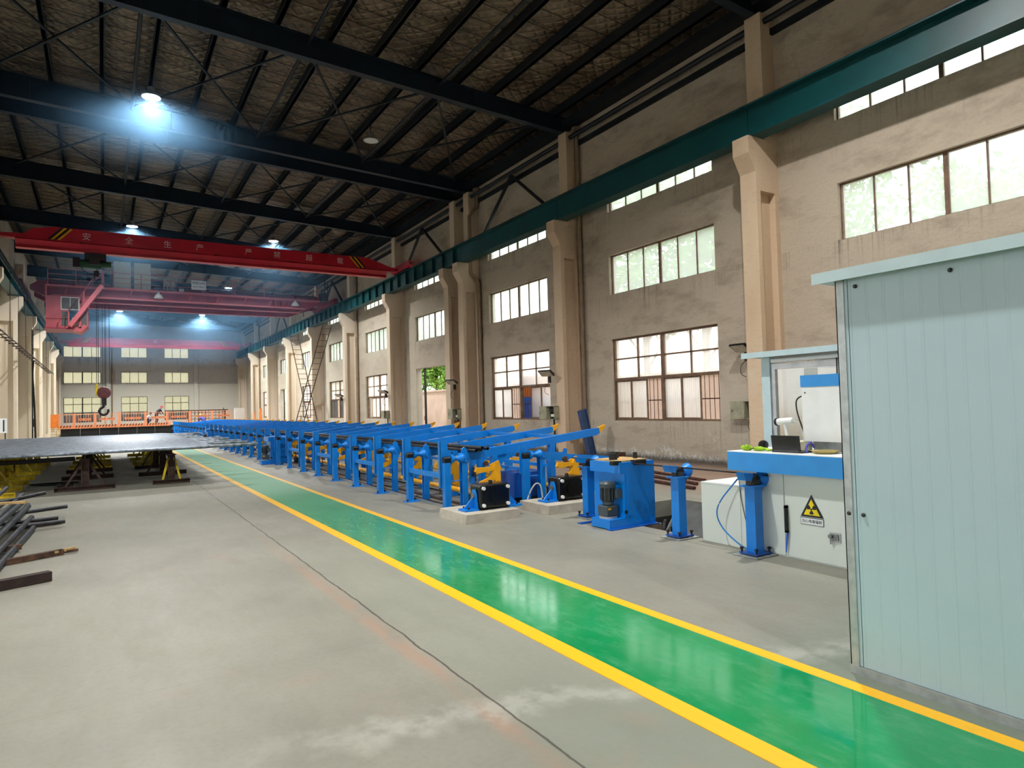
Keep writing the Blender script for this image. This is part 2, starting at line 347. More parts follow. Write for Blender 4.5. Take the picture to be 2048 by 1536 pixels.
def text_mesh(s, size, depth, mat):
    cu = bpy.data.curves.new('text', 'FONT'); cu.body = s; cu.size = size; cu.extrude = depth; cu.align_x = 'CENTER'; cu.align_y = 'CENTER'; cu.resolution_u = 2
    o = bpy.data.objects.new('text', cu); COL.objects.link(o); bpy.context.view_layer.update()
    me = bpy.data.meshes.new_from_object(o.evaluated_get(bpy.context.evaluated_depsgraph_get()))
    bpy.data.objects.remove(o); me.materials.clear(); me.materials.append(MATS[mat]); return me
def text(name, s, size, mat, parent, loc, rot, depth=.004):
    o = bpy.data.objects.new(name, text_mesh(s, size, depth, mat)); COL.objects.link(o); o.parent = parent; o.location = loc; o.rotation_euler = rot; return o
FACE_NY = (PI/2, 0, 0)            # text that faces -Y
FACE_NX = (PI/2, 0, -PI/2)        # text that faces -X

# ================================================================== THE HALL
def cells(us, zs, holes):
    """rectangles of a sheet split at us x zs that lie outside the holes"""
    out = []
    for a, b in zip(us, us[1:]):
        z0 = None
        for c, d in zip(zs, zs[1:]):
            mu, mz = (a+b)/2, (c+d)/2
            hole = any(h[0] < mu < h[1] and h[2] < mz < h[3] for h in holes)
            if not hole and z0 is None: z0 = c
            if hole and z0 is not None: out.append((a, b, z0, c)); z0 = None
        if z0 is not None: out.append((a, b, z0, zs[-1]))
    return out
def cuts(lo, hi, vals): return sorted(set([lo, hi]+[v for v in vals if lo < v < hi]))
def structure(o, label, cat): return tag(o, label, cat, kind='structure')

PIT = [(5.88, 7.95, 5.33, 6.36), (6.22, 7.95, 6.36, 7.75)]
mb = MB()
for a, b, c, d in cells(cuts(LX-.3, WX+.3, [5.88, 6.22, 7.95]), cuts(Y0, Y1, [5.33, 6.36, 7.75]), PIT): mb.box(a, c, -.25, b, d, 0)
floor = structure(part('floor', mb, 'concrete_floor'), 'worn beige concrete floor of the whole hall', 'floor')
mb = MB()
mb.box(5.8, 5.25, -1.1, 8.03, 7.83, -1.0)
for a in ((5.8, 5.25, 5.88, 7.83), (7.95, 5.25, 8.03, 7.83), (5.88, 5.25, 7.95, 5.33), (5.88, 7.75, 7.95, 7.83), (5.88, 6.36, 6.22, 7.75)): mb.box(a[0], a[1], -1.0, a[2], a[3], -.25)
structure(part('pit_lining', mb, 'pit_dark'), 'dark concrete lining of the pit beside the blue drive cabinet', 'pit')
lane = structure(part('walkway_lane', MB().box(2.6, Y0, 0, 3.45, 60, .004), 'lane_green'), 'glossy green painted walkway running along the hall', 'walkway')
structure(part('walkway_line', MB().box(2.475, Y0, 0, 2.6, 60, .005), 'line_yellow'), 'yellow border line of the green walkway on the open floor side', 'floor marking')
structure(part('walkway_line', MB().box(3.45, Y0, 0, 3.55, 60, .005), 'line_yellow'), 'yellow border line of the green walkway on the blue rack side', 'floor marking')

LOW, MID, TOP = (1.06, 3.5), (4.84, 6.04), (7.36, 8.55)
DOORS = (3, 7)
holes = []
for k in range(-2, 9):
    a, b = winspan(k)
    holes += [(a, b, *MID), (a, b, *TOP), (a, b, 0 if k in DOORS else LOW[0], LOW[1])]
def wall_x(name, x0, x1, holes, ztop_, mat):
    mb = MB()
    for a, b, c, d in cells(cuts(Y0, Y1, [v for h in holes for v in h[:2]]), cuts(-.3, ztop_, [v for h in holes for v in h[2:]]), holes): mb.box(x0, a, c, x1, b, d)
    return part(name, mb, mat)
structure(wall_x('wall_right', WX, WX+.3, holes, ztop(WX)+.5, 'plaster_right'), 'tall stained plaster wall with three rows of windows', 'wall')
OPEN_L = range(-2, 5)      # added openings out of frame, letting in side light
holes_l = [h for h in holes if h[2] not in (0, LOW[0])]+[(winspan(k)[0], winspan(k)[1], 0 if k in OPEN_L else LOW[0], LOW[1]) for k in range(-2, 9)]
structure(wall_x('wall_left', LX-.3, LX, holes_l, ztop(LX)+.5, 'plaster_left'), 'pale plaster wall behind the row of corbelled columns', 'wall')
FW = [(-3.3, -.25, 4), (1.45, 3.73, 3), (5.27, 7.53, 3)]
FZ = [(1.06, 3.48), (4.83, 5.95), (7.4, 8.47)]
fh = [(a, b, z0, z1) for a, b, n in FW for z0, z1 in FZ]
mb = MB()
for a, b, c, d in cells(cuts(LX-.3, WX+.3, [v for h in fh for v in h[:2]]), cuts(-.3, 12.2, [v for h in fh for v in h[2:]]), fh): mb.box(a, Y1, c, b, Y1+.3, d)
for x0, x1 in ((.15, .55), (8.0, 8.4), (12.3, 13.0)): mb.box(x0, Y1-.22, 0, x1, Y1, 10.6)
structure(part('wall_far', mb, 'plaster_far'), 'cream end wall with the crane shadow coloured grey into its upper part', 'wall')
structure(part('wall_back', MB().box(LX-.3, Y0-.3, -.3, WX+.3, Y0, 12.2), 'plaster_left'), 'plain wall closing the hall behind the viewer', 'wall')

# ---- windows ------------------------------------------------------
WIN = [0]
def wname(): WIN[0] += 1; return 'window_%d' % WIN[0]
def corr(w, z0, z1, n):
    mb = MB(); vs = []; m = n*4
    for i in range(m+1):
        y = -w/2+w*i/m; x = .012*math.sin(2*PI*n*i/m); vs += [(x, y, z0), (x, y, z1)]
    mb.add(vs, [(2*i, 2*i+2, 2*i+3, 2*i+1) for i in range(m)]); return mb
W = 4.04
def win_six(z0, z1):
    t = empty(wname()); f = .032
    mb = MB()
    mb.box(.10, -W/2, z0, .2, -W/2+f, z1); mb.box(.10, W/2-f, z0, .2, W/2, z1); mb.box(.10, -W/2, z0, .2, W/2, z0+f); mb.box(.10, -W/2, z1-f, .2, W/2, z1)
    part('window_frame', mb, 'frame_brown', t)
    pw = (W-2*f)/6; ml = MB().box(.12, -.014, z0+f, .18, .014, z1-f).mesh('mullion', 'frame_brown'); mc = MB().box(.11, -.04, z0+f, .19, .04, z1-f).mesh('mullion', 'frame_brown')
    pm = MB().box(.146, -pw/2+.012, z0+f, .152, pw/2-.012, z1-f).mesh('pane', 'glass_frost')
    for i in range(6):
        y = -W/2+f+pw*(i+.5); link('pane', pm, t, (0, y, 0))
        if i: link('mullion', mc if i == 3 else ml, t, (0, -W/2+f+pw*i, 0))
    return t
def win_low(sashes, bars=False, blind=None):
    """sashes: for each of the six lower fields 'c' corrugated sash, 'o' open, 'd' dark"""
    z0, z1 = LOW; zt = 2.28; t = empty(wname()); f = .05
    mb = MB()
    mb.box(.08, -W/2, z0, .2, -W/2+f, z1); mb.box(.08, W/2-f, z0, .2, W/2, z1); mb.box(.08, -W/2, z0, .2, W/2, z0+f); mb.box(.08, -W/2, z1-f, .2, W/2, z1)
    part('window_frame', mb, 'frame_brown', t)
    part('transom', MB().box(.08, -W/2+f, zt-.04, .2, W/2-f, zt+.04), 'frame_brown', t); part('transom', MB().box(.11, -W/2+f, 2.87, .17, W/2-f, 2.91), 'frame_brown', t)
    part('mullion', MB().box(.075, -.05, z0+f, .205, .05, z1-f), 'frame_brown', t)
    for y in (-W/4, W/4): part('mullion', MB().box(.11, y-.02, zt+.04, .17, y+.02, z1-f), 'frame_brown', t)
    pw = (W-2*f)/4
    up1 = corr(pw-.04, zt+.04, 2.87, 11).mesh('pane', 'glass_corrugated'); up2 = corr(pw-.04, 2.91, z1-f, 11).mesh('pane', 'glass_corrugated')
    for i in range(4):
        y = -W/2+f+pw*(i+.5); link('pane', up1, t, (.14, y, 0)); link('pane', up2, t, (.14, y, 0))
    sw = (W-2*f)/6; za, zb = z0+f, zt-.04
    fm = MB(); fm.box(.105, -sw/2, za, .145, -sw/2+.035, zb).box(.105, sw/2-.035, za, .145, sw/2, zb).box(.105, -sw/2, za, .145, sw/2, za+.04).box(.105, -sw/2, zb-.04, .145, sw/2, zb)
    fme = fm.mesh('sash', 'frame_brown'); pme = corr(sw-.07, za+.04, zb-.04, 8).mesh('pane', 'glass_corrugated'); dme = MB().box(.12, -sw/2+.03, za+.04, .13, sw/2-.03, zb-.04).mesh('pane', 'blind_grey')
    for i, c in enumerate(sashes):
        if c == 'o': continue
        y = W/2-f-sw*(i+.5)      # listed from the far (left in view) side
        s = link('sash', fme, t, (0, y, 0))
        p = link('pane', dme if c == 'd' else pme, s, (0 if c == 'd' else .125, 0, 0))
    if bars:
        bm = MB().cyl((.25, 0, z0), (.25, 0, zt), .009, n=6).mesh('security_bar', 'rust', True)
        for i in range(26): link('security_bar', bm, t, (0, -W/2+.08+i*(W-.16)/25, 0))
        part('security_rail', MB().box(.235, -W/2, 1.62, .262, W/2, 1.65), 'rust', t)
    return t
def place(t, k, label, side=1):
    a, b = winspan(k); yc = (a+b)/2
    t.location = (WX, yc, 0) if side > 0 else (LX, yc, 0); t.rotation_euler = (0, 0, 0 if side > 0 else PI)
    return structure(t, label, 'window')
BN = {0: 'nearest bay above the pale shed', 1: 'bay behind the blue drive cabinet', 2: 'bay beside the near downpipe', 3: 'bay over the open doorway', 4: 'fourth bay past the open doorway side', 5: 'bay just before the crossed ladders', 6: 'bay behind the crossed ladders', 7: 'bay over the far doorway', 8: 'last bay before the end wall'}
BN[4] = 'bay next after the open doorway'
first_mid = win_six(*MID); place(first_mid, 0, 'frosted six-pane window, middle row, '+BN[0]); tm = treeof(first_mid)
first_top = win_six(*TOP); place(first_top, 0, 'bright six-pane window under the runway beam, '+BN[0]); tt = treeof(first_top)
for k in range(1, 9):
    for src, tr, pre in ((first_mid, tm, 'frosted six-pane window, middle row, '), (first_top, tt, 'bright six-pane window under the runway beam, ')):
        o = dup(src, src.location, tree=tr); o.name = wname(); place(o, k, pre+BN[k])
LOWS = {0: 'cccccc', 1: 'ccocco', 2: 'ccoocc', 4: 'occccc', 5: 'ddoddd', 6: 'cccccc', 8: 'cccccc'}
for k, s in LOWS.items():
    o = win_low(s, bars=k in (1, 2)); place(o, k, 'brown framed sliding window with corrugated panes, '+BN[k])
# plain windows outside the view (behind the viewer and in the far left wall)
def win_plain(z0, z1):
    t = empty(wname()); f = .05; mb = MB()
    mb.box(.10, -W/2, z0, .2, -W/2+f, z1); mb.box(.10, W/2-f, z0, .2, W/2, z1); mb.box(.10, -W/2, z0, .2, W/2, z0+f); mb.box(.10, -W/2, z1-f, .2, W/2, z1); mb.box(.1, -.04, z0, .2, .04, z1)
    part('window_frame', mb, 'frame_brown', t); part('pane', MB().box(.146, -W/2+f, z0+f, .152, W/2-f, z1-f), 'glass_frost', t); return t
plain = [win_plain(*z) for z in (LOW, MID, TOP)]; ptr = [treeof(p) for p in plain]; used = False
for side, ks in ((1, (-2, -1)), (-1, range(-2, 9))):
    for k in ks:
        for r, (p, tr) in enumerate(zip(plain, ptr)):
            if side < 0 and r == 0 and k in OPEN_L: continue
            o = dup(p, (0, 0, 0), tree=tr) if used else p
            if used: o.name = wname()
            place(o, k, '%s row window in the %s, %s bay from the rear wall' % (('lower', 'middle', 'upper')[r], 'right wall behind the viewer' if side > 0 else 'left wall behind the columns', ordn(k+2)), side)
        used = True
# windows of the end wall
for j, (a, b, n) in enumerate(FW):
    for r, (z0, z1) in enumerate(FZ):
        t = empty(wname(), (0, Y1, 0)); f = .04; mb = MB()
        mb.box(a, .05, z0, a+f, .15, z1).box(b-f, .05, z0, b, .15, z1).box(a, .05, z0, b, .15, z0+f).box(a, .05, z1-f, b, .15, z1)
        part('window_frame', mb, 'black', t); pw = (b-a)/n
        for i in range(n):
            part('pane', MB().box(a+pw*i+.02, .095, z0+f, a+pw*(i+1)-.02, .1, z1-f), 'glass_dusty', t)
            if i: part('mullion', MB().box(a+pw*i-(.05 if n == 4 and i == 2 else .02), .06, z0+f, a+pw*i+(.05 if n == 4 and i == 2 else .02), .14, z1-f), 'black', t)
        if r == 0: part('transom', MB().box(a, .06, 2.78, b, .14, 2.83), 'black', t)
        structure(t, 'end wall window, %s row, %s' % (('lowest', 'middle', 'upper')[r], ('above the platform stairs side', 'in the centre behind the workers', 'nearest the blue racks')[j]), 'window')
# portals guide the daylight sampling of the window and added side openings
def portal(x, y, z, sy, sz, rot):
    l = bpy.data.lights.new('window_daylight', 'AREA'); l.shape = 'RECTANGLE'; l.size = sy; l.size_y = sz; l.cycles.is_portal = True
    o = bpy.data.objects.new('window_daylight', l); COL.objects.link(o); o.location = (x, y, z); o.rotation_euler = rot
ya_, yb_ = winspan(-2)[0], winspan(8)[1]
for z0, z1 in ((.0, LOW[1]), MID, TOP):
    portal(WX+.29, (ya_+yb_)/2, (z0+z1)/2, z1-z0, yb_-ya_, (0, PI/2, 0)); portal(LX-.29, (ya_+yb_)/2, (z0+z1)/2, z1-z0, yb_-ya_, (0, -PI/2, 0))
# roller door edge in the open doorway
for k, nm in ((3, 'open doorway with the garden view'), (7, 'far doorway beyond the crossed ladders')):
    a, b = winspan(k); t = empty('door_%d' % (1 if k == 3 else 2), (WX, b, 0))
    part('door_track', MB().box(.12, -.75, 0, .2, -.66, 3.5), 'black', t); part('door_leaf', MB().box(.16, -.66, .02, .2, -.62, 3.45), 'blind_grey', t)
    part('door_handle', MB().cyl((.1, -.66, 1.0), (.1, -.66, 1.2), .012), 'steel', t)
    structure(t, 'dark folded door edge standing in the '+nm, 'door')

# ---- columns ------------------------------------------------------
def column_mesh():
    mb = MB(); h = .21; c = .05
    prof = [(0, 0), (-.78, 0), (-.78, 6.62), (-1.0, 7.0), (-1.0, 7.38), (-.43, 7.38), (-.43, 10.3), (0, 10.3)]
    mb.prism(prof, 'y', -c, c)
    for s in (-1, 1):
        a, b = sorted((s*c, s*h))
        mb.box(-.78, a, 0, -.64, b, 6.2).box(-.14, a, 0, 0, b, 6.2).box(-.64, a, 0, -.14, b, .32)
        mb.prism([(0, 6.2), (-.78, 6.2), (-.78, 6.62), (-1.0, 7.0), (-1.0, 7.38), (-.43, 7.38), (-.43, 10.3), (0, 10.3)], 'y', a, b)
        mb.prism([(-.64, .32), (-.14, .32), (-.14, .36), (-.64, .36)], 'y', a, b)
    return mb.mesh('column', 'column_concrete')
cm = column_mesh(); i = 0
CN = ['behind the viewer, third back', 'behind the viewer, second back', 'just behind the viewer', 'nearest in view, rising behind the glazed booth', 'with the downpipe, beyond the leaning blue beam', 'nearer of the joined pair beside the open doorway', 'farther of the joined pair beside the open doorway']+['%s past the open doorway' % ordn(j) for j in range(7)]
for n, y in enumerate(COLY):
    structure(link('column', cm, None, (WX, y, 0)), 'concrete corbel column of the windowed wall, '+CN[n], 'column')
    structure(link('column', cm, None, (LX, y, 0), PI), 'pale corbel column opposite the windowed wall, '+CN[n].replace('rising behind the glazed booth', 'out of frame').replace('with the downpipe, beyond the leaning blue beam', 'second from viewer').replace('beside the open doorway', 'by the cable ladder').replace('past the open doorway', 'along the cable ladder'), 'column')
# ---- runway beams -------------------------------------------------
def runway(x, side, label):
    t = empty('runway_beam', (x, 0, 0)); ys = [Y0]+[y for y in COLY if y not in (24.7,)]+[Y1]
    st = MB().box(-.13, -.008, 7.41, .13, .008, 8.07).mesh('stiffener', 'runway')
    for a, b in zip(ys, ys[1:]):
        if b-a < .6: continue
        mb = MB().box(-.2, a+.01, 7.38, .2, b-.01, 7.41).box(-.2, a+.01, 8.07, .2, b-.01, 8.1).box(-.012, a+.01, 7.41, .012, b-.01, 8.07)
        sp = part('beam_span', mb, 'runway', t)
        n = max(1, round((b-a)/1.05))
        for j in range(n if a > 22 else 0): link('stiffener', st, sp, (0, a+(j+.5)*(b-a)/n, 0))
    part('crane_rail', MB().box(-.035, Y0, 8.1, .035, Y1, 8.2), 'brown_steel', t)
    return structure(t, label, 'runway beam')
runway(12.3, 1, 'teal steel crane runway beam along the windowed wall'); runway(-3.55, -1, 'dark steel crane runway beam along the pale columns')
# ---- roof ---------------------------------------------------------
ext = 13.3
structure(part('ceiling', MB().prism([(LX-.3, ztop(LX-.3)+.40), (ext, ztop(ext)+.40), (ext, ztop(ext)+.48), (LX-.3, ztop(LX-.3)+.48)], 'y', Y0-.3, Y1+.3), 'girder'), 'sloping steel roof deck above the insulation', 'ceiling')
PX = [12.3, 11.2, 10.0, 8.8, 7.55, 6.3, 5.05, 3.75, 2.5, 1.22, 0, -1.28, -2.55, -3.8]
def zb_(x): return 10.3+(12.75-x)*.041
for n, y in enumerate(COLY):
    t = empty('roof_girder', (0, y, 0))
    part('web', MB().prism([(12.75, zb_(12.75)), (12.75, ztop(12.75)), (LX, ztop(LX)), (LX, zb_(LX))], 'y', -.008, .008), 'girder', t)
    part('bottom_flange', MB().bar((12.75, 0, zb_(12.75)), (LX, 0, zb_(LX)), .22, .022), 'girder', t); part('top_flange', MB().bar((12.75, 0, ztop(12.75)), (LX, 0, ztop(LX)), .22, .022), 'girder', t)
    for x in (9.3, 5.6, 1.9, -1.8):
        part('stiffener', MB().box(x-.008, -.1, zb_(x), x+.008, .1, ztop(x)), 'girder', t)
    structure(t, 'dark tapered steel roof girder over the columns '+CN[n].replace('with the downpipe, beyond the leaning blue beam', 'with the downpipe'), 'girder')
pl = MB()
for n, x in enumerate(PX):
    z = ztop(x); mb = MB().box(x-.045, Y0, z+.01, x+.045, Y1, z+.27).box(x-.06, Y0, z+.01, x+.06, Y1, z+.025)
    structure(part('purlin', mb, 'brace'), 'dark roof purlin running the hall length, %s from the windowed wall' % ordn(n), 'purlin')
# quilted foil blankets, one strip after another along the hall, sagging between the purlins
def strip_mesh(w):
    xs = []
    X = [13.0]+PX+[LX]
    for a, b in zip(X, X[1:]):
        for q in range(5): xs.append((a+(b-a)*q/5, math.sin(PI*q/5)*.07))
    xs.append((LX, 0)); vs = []
    for x, s in xs:
        for j in range(4):
            e = abs(j/3-.5)*2; vs.append((x, w*j/3, ztop(x)+.30-s*(1.15-.4*e)+.025*e))
    n = len(xs); mb = MB(); mb.add(vs, [(i*4+j, i*4+j+1, (i+1)*4+j+1, (i+1)*4+j) for i in range(n-1) for j in range(3)]); return mb.mesh('insulation_strip', 'quilted_foil', True)
SW = 1.22; sm = strip_mesh(SW-.012); nst = int((Y1-Y0)/SW)
ins = structure(empty('ceiling_insulation', (0, Y0, 0)), 'quilted silver foil insulation blankets under the roof', 'insulation')
for i in range(nst+1): link('insulation_strip', sm, ins, (0, i*SW, 0))
wm = MB().bar((13, 0, ztop(13)+.22), (LX, 0, ztop(LX)+.22), .012, .012).mesh('support_wire', 'brace')
for i in range(nst+1):
    for d in (0, .5): link('support_wire', wm, ins, (0, i*SW+d*SW, 0))
# horizontal bracing under the purlins
NX = [-3.9, -2.9, .8, 4.5, 8.2, 12.0]
for bi, (a, b) in enumerate(zip(COLY, COLY[1:])):
    if b-a < 2 or a < 8: continue
    t = empty('roof_bracing', (0, a, 0)); L = b-a
    for x0, x1 in zip(NX[1:], NX[2:]):
        z0, z1 = ztop(x0)-.16, ztop(x1)-.16
        if bi in (4, 6, 8, 10, 12, 5, 7):
            part('diagonal', MB().bar((x0, .15, z0), (x1, L-.15, z1), .06, .05), 'brace', t); part('diagonal', MB().bar((x1, .15, z1-.05), (x0, L-.15, z0-.05), .06, .05), 'brace', t)
    for x in NX[2:5]: part('strut', MB().cyl((x, .01, ztop(x)-.2), (x, L-.01, ztop(x)-.2), .05, n=8), 'brace', t, True)
    structure(t, 'dark crossed steel bracing between roof girders, %s bay from the viewer' % ordn(bi-3), 'bracing')
# wall bracing above the runway beam, eave strut, dark strip
for n, (a, b) in enumerate(((16.75, 23.4), (24.7, 31.35), (38.65, 45.95), (53.25, 60.55))):
    t = empty('wall_bracing', (12.7, (a+b)/2, 0)); part('brace_leg', MB().bar((0, 0, 10.0), (0, 2.15, 8.3), .1, .08), 'brace', t); part('brace_leg', MB().bar((0, 0, 10.0), (0, -2.15, 8.3), .1, .08), 'brace', t)
    structure(t, 'dark inverted V brace on the wall above the runway beam, %s from the viewer' % ordn(n), 'bracing')
structure(part('eave_strut', MB().cyl((12.72, Y0, 10.12), (12.72, Y1, 10.12), .07, n=10), 'brace', None, True), 'dark tubular strut along the top of the windowed wall', 'strut')
structure(part('eave_gutter', MB().box(12.55, Y0, 10.52, 13.0, Y1, 10.72), 'brace'), 'dark eave channel where roof and windowed wall meet', 'gutter')
structure(part('trim_1', MB().box(12.9, Y0, 9.86, 13.0, Y1, 10.0), 'brace'), 'dark strip running along the upper windowed wall', 'ledge')
# downpipes
def downpipe(y, jog, label):
    t = empty('downpipe', (12.9, y, 0))
    if jog: pts = [(0, 0, 0), (0, 0, 6.55), (-.03, .02, 6.65), (-.3, .14, 7.0), (-.3, .14, 9.3), (0, 0, 9.7), (0, 0, 10.3)]
    else: pts = [(0, 0, 0), (0, 0, 10.4)]
    part('pipe', MB().tube(pts, .075, 10), 'downpipe', t, True)
    for z in (1.4, 3.4, 5.4, 8.7 if not jog else 4.4): part('collar', MB().cyl((0, 0, z), (0, 0, z+.08), .09), 'downpipe', t, True)
    part('hopper', MB().lathe([(.07, 10.2), (.15, 10.3), (.16, 10.42), (.13, 10.44)], (0, 0, 0), (0, 0, 1), 6), 'downpipe', t)
    structure(t, label, 'downpipe')
downpipe(16.42, False, 'straight beige downpipe beside the column with the leaning blue beam'); downpipe(23.05, True, 'beige downpipe with a bend beside the joined columns'); downpipe(38.2, False, 'beige downpipe beside the second column past the open doorway'); downpipe(67.4, False, 'beige downpipe by the far column near the end wall')
structure(part('downpipe', MB().tube([(.68, 75.8, 0), (.68, 75.8, 9.5)], .06, 8), 'downpipe', None, True), 'thin downpipe on the end wall beside the pilaster', 'downpipe')

# ---- outside ------------------------------------------------------
structure(part('outer_ground', MB().box(13.3, -20, -.2, 60, 110, -.05), 'outer_ground'), 'pale yard ground outside the doorway', 'ground')
structure(part('outer_ground', MB().box(-50, -20, -.2, LX-.3, 110, -.05), 'outer_ground'), 'pale ground outside the wall behind the columns', 'ground')
yw = empty('yard_wall', (17.2, 0, 0))
for i in range(30):
    part('wall_panel', MB().box(0, -8+i*3.2, -.1, .2, -8+i*3.2+3.17, 2.55), 'outer_wall', yw); 
part('coping', MB().box(-.06, -8, 2.55, .26, 88, 2.65), 'outer_wall', yw)
structure(yw, 'pale pink boundary wall in the yard', 'wall')
structure(part('neighbour_hall_wall', MB().box(-12, 84, -.1, 22, 84.3, 11), 'cream'), 'pale wall of the neighbouring building behind the end wall', 'wall')
def tree_mesh(seed, n, R, H):
    rng = np.random.default_rng(seed); mb = MB()
    cl = [(rng.normal(0, .45, 3)*np.array([R, R, H*.55])+np.array([0, 0, H])) for _ in range(22)]
    for i in range(n):
        c = cl[rng.integers(len(cl))]+rng.normal(0, .42, 3)*R*.5; s = rng.uniform(.10, .2)
        a = Vector(rng.normal(0, 1, 3)).normalized(); b = a.cross(Vector(rng.normal(0, 1, 3))).normalized(); c = Vector(c)
        mb.add([c-a*s, c+b*s*.5, c+a*s, c-b*s*.5], [(0, 1, 2, 3)])
    return mb.mesh('foliage', 'leaf')
tms = [tree_mesh(1, 2600, 2.2, 6.9), tree_mesh(2, 2600, 2.2, 6.6), tree_mesh(3, 3200, 1.9, 4.6)]
TN = [(20.6, 8, 0), (21, 12.5, 1), (20.4, 18.0, 0), (20.8, 21.8, 1), (20.4, 38.5, 2), (20.2, 42.5, 2), (20.0, 46.5, 2), (20.8, 56, 0), (20.2, 66, 1)]
for n, (x, y, tk) in enumerate(TN):
    t = empty('tree', (x, y, 0)); mb = MB().tube([(0, 0, -.1), (.05, .1, 2), (-.05, 0, 4), (0, .1, 6)], .14, 8)
    for a in range(5): mb.tube([(0, 0, 3+a*.4), (math.cos(a*2.1)*.9, math.sin(a*2.1)*.9, 4.2+a*.4), (math.cos(a*2.1)*1.7, math.sin(a*2.1)*1.7, 5.0+a*.4)], .05, 6)
    part('trunk', mb, 'bark', t, True); f = link('foliage', tms[tk], t); f['kind'] = 'stuff'; f.rotation_euler.z = n*1.3; s = .9+.12*(n % 4); f.scale = (s, s, s)
    tag(t, 'green leafy tree over the yard wall, %s outside the windows from the viewer' % ordn(n), 'tree', 'trees in the yard')

# ================================================================== LAMPS
def lamp_proto():
    t = empty('high_bay_lamp')
    part('driver', MB().cyl((0, 0, .12), (0, 0, .26), .09, n=16), 'alu', t, True)
    part('housing', MB().lathe([(.09, .14), (.17, .10), (.24, .02), (.25, -.02), (.235, -.02), (.22, 0)], (0, 0, 0), (0, 0, 1), 24), 'alu', t, True)
    return t
lp = lamp_proto(); ltr = treeof(lp); lens = {True: MB().cyl((0, 0, -.012), (0, 0, 0), .22, n=24).mesh('lens', 'lamp_on'), False: MB().cyl((0, 0, -.012), (0, 0, 0), .22, n=24).mesh('lens', 'white')}
rods = {q: MB().cyl((0, 0, .22), (0, 0, ztop(1.16 if q else 7.49)-10.41), .015, n=8).mesh('rod', 'brace', True) for q in (True, False)}
LD = [(1.16, -8.8, 1, 'behind the viewer on the open floor side'), (1.16, 5.8, 1, 'overhead above the viewer'), (1.16, 20.4, 1, 'glaring nearest over the tube bed'), (1.16, 35.0, 1, 'above the lettered red crane beam, hoist side'), (1.16, 49.6, 1, 'hidden past the pink crane, column side'), (1.16, 64.2, 1, 'below the pink crane girder beside the ropes'),
      (7.49, -8.8, 0, 'behind the viewer on the rack side'), (7.49, 5.8, 1, 'overhead out of frame above the racks'), (7.49, 20.4, 0, 'switched off, above the racks'), (7.49, 35.0, 1, 'above the lettered red crane beam, window side'), (7.49, 49.6, 1, 'hidden past the pink crane, window side'), (7.49, 64.2, 1, 'below the pink crane girder toward the windows')]
for n, (x, y, on, lab) in enumerate(LD):
    z = 10.42
    o = lp if n == 0 else dup(lp, (x, y, z), tree=ltr); o.location = (x, y, z)
    link('lens', lens[bool(on)], o); link('rod', rods[x < 4], o)
    tag(o, 'round high bay lamp '+lab, 'lamp', 'high bay lamps under the roof')
    if on:
        l = bpy.data.lights.new('lamp_light', 'SPOT'); l.energy = LAMP*(.7 if (x > 4 and y < 10) else (1.9 if y > 40 else 1.0)); l.spot_size = math.radians(148); l.spot_blend = .55; l.shadow_soft_size = .2; l.color = (1, .985, .955)
        lo = bpy.data.objects.new('lamp_light', l); COL.objects.link(lo); lo.parent = o; lo.location = (0, 0, -.05)

# ================================================================== CRANES
def end_truck(t, x, y0, y1, mat, z=8.2):
    p = part('end_truck', MB().prism([(y0, z+.1), (y0+.12, z+.02), (y1-.12, z+.02), (y1, z+.1), (y1, z+.34), (y0, z+.34)], 'x', x-.11, x+.11), mat, t)
    for y in (y0+.35, y1-.35): part('wheel', MB().cyl((x-.06, y, z+.11), (x+.06, y, z+.11), .11, n=16), 'crane_dark', p, True)
    for y, d in ((y0, -.06), (y1, .06)): part('buffer', MB().cyl((x, y, z+.22), (x, y+d, z+.22), .06, n=10), 'rubber', p, True)
    return p
def red_crane(y, letters, label, stripes=True):
    t = empty('bridge_crane', (0, y, 0)); xa, xb = -3.3, 12.05
    prof = [(xa, 8.28), (xa+.55, 8.28), (xa+1.6, 8.68), (xb-1.6, 8.68), (xb-.45, 8.28), (xb, 8.28), (xb, 8.2), (xa, 8.2)]
    part('girder_web', MB().prism([(xa, 8.2), (xa+.5, 8.17), (xb-.5, 8.17), (xb, 8.2), (xb, 8.3), (xb-.4, 8.34), (xb-1.5, 8.68), (xa+1.75, 8.68), (xa+1.1, 8.55), (xa+.85, 8.34), (xa, 8.3)], 'y', -.2, .2), 'crane_red', t)
    part('lower_girder', MB().prism([(-.2, 8.17), (-.26, 8.12), (-.12, 7.95), (-.12, 7.87), (.12, 7.87), (.12, 7.95), (.26, 8.12), (.2, 8.17)], 'x', xa+.6, xb-.6), 'crane_red', t)
    part('bottom_flange', MB().box(xa+.6, -.17, 7.83, xb-.6, .17, 7.86), 'crane_red', t)
    for x in (-3.55, 12.3): end_truck(t, x, -1.1, 1.1, 'crane_red')
    for x in (xa+2.6+i*1.55 for i in range(8)): part('cable_trolley', MB().cbox(x, -.23, 8.15, .06, .05, .05), 'crane_dark', t)
    if stripes:
        for x, dx in ((-1.75, .42), (10.35, -.42)):
            for j, m in enumerate(('black', 'yellow', 'black', 'yellow')):
                o = x+j*.1*(1 if dx > 0 else -1)
                part('hazard_stripe', MB().prism([(o, 8.2), (o+.09, 8.2), (o+.09+dx, 8.66), (o+dx, 8.66)], 'y', -.206, -.2), m, t)
    for s, x in letters: text('letter', s, .3, 'cab_text', t, (x, -.204, 8.4), FACE_NY)
    return tag(t, label, 'crane', 'overhead travelling cranes')
c1 = red_crane(29.6, zip('安全生产严禁超载', (-.53, .86, 2.2, 3.38, 5.26, 6.43, 7.81, 9.21)), 'bright red single girder crane with white lettering and hazard stripes')
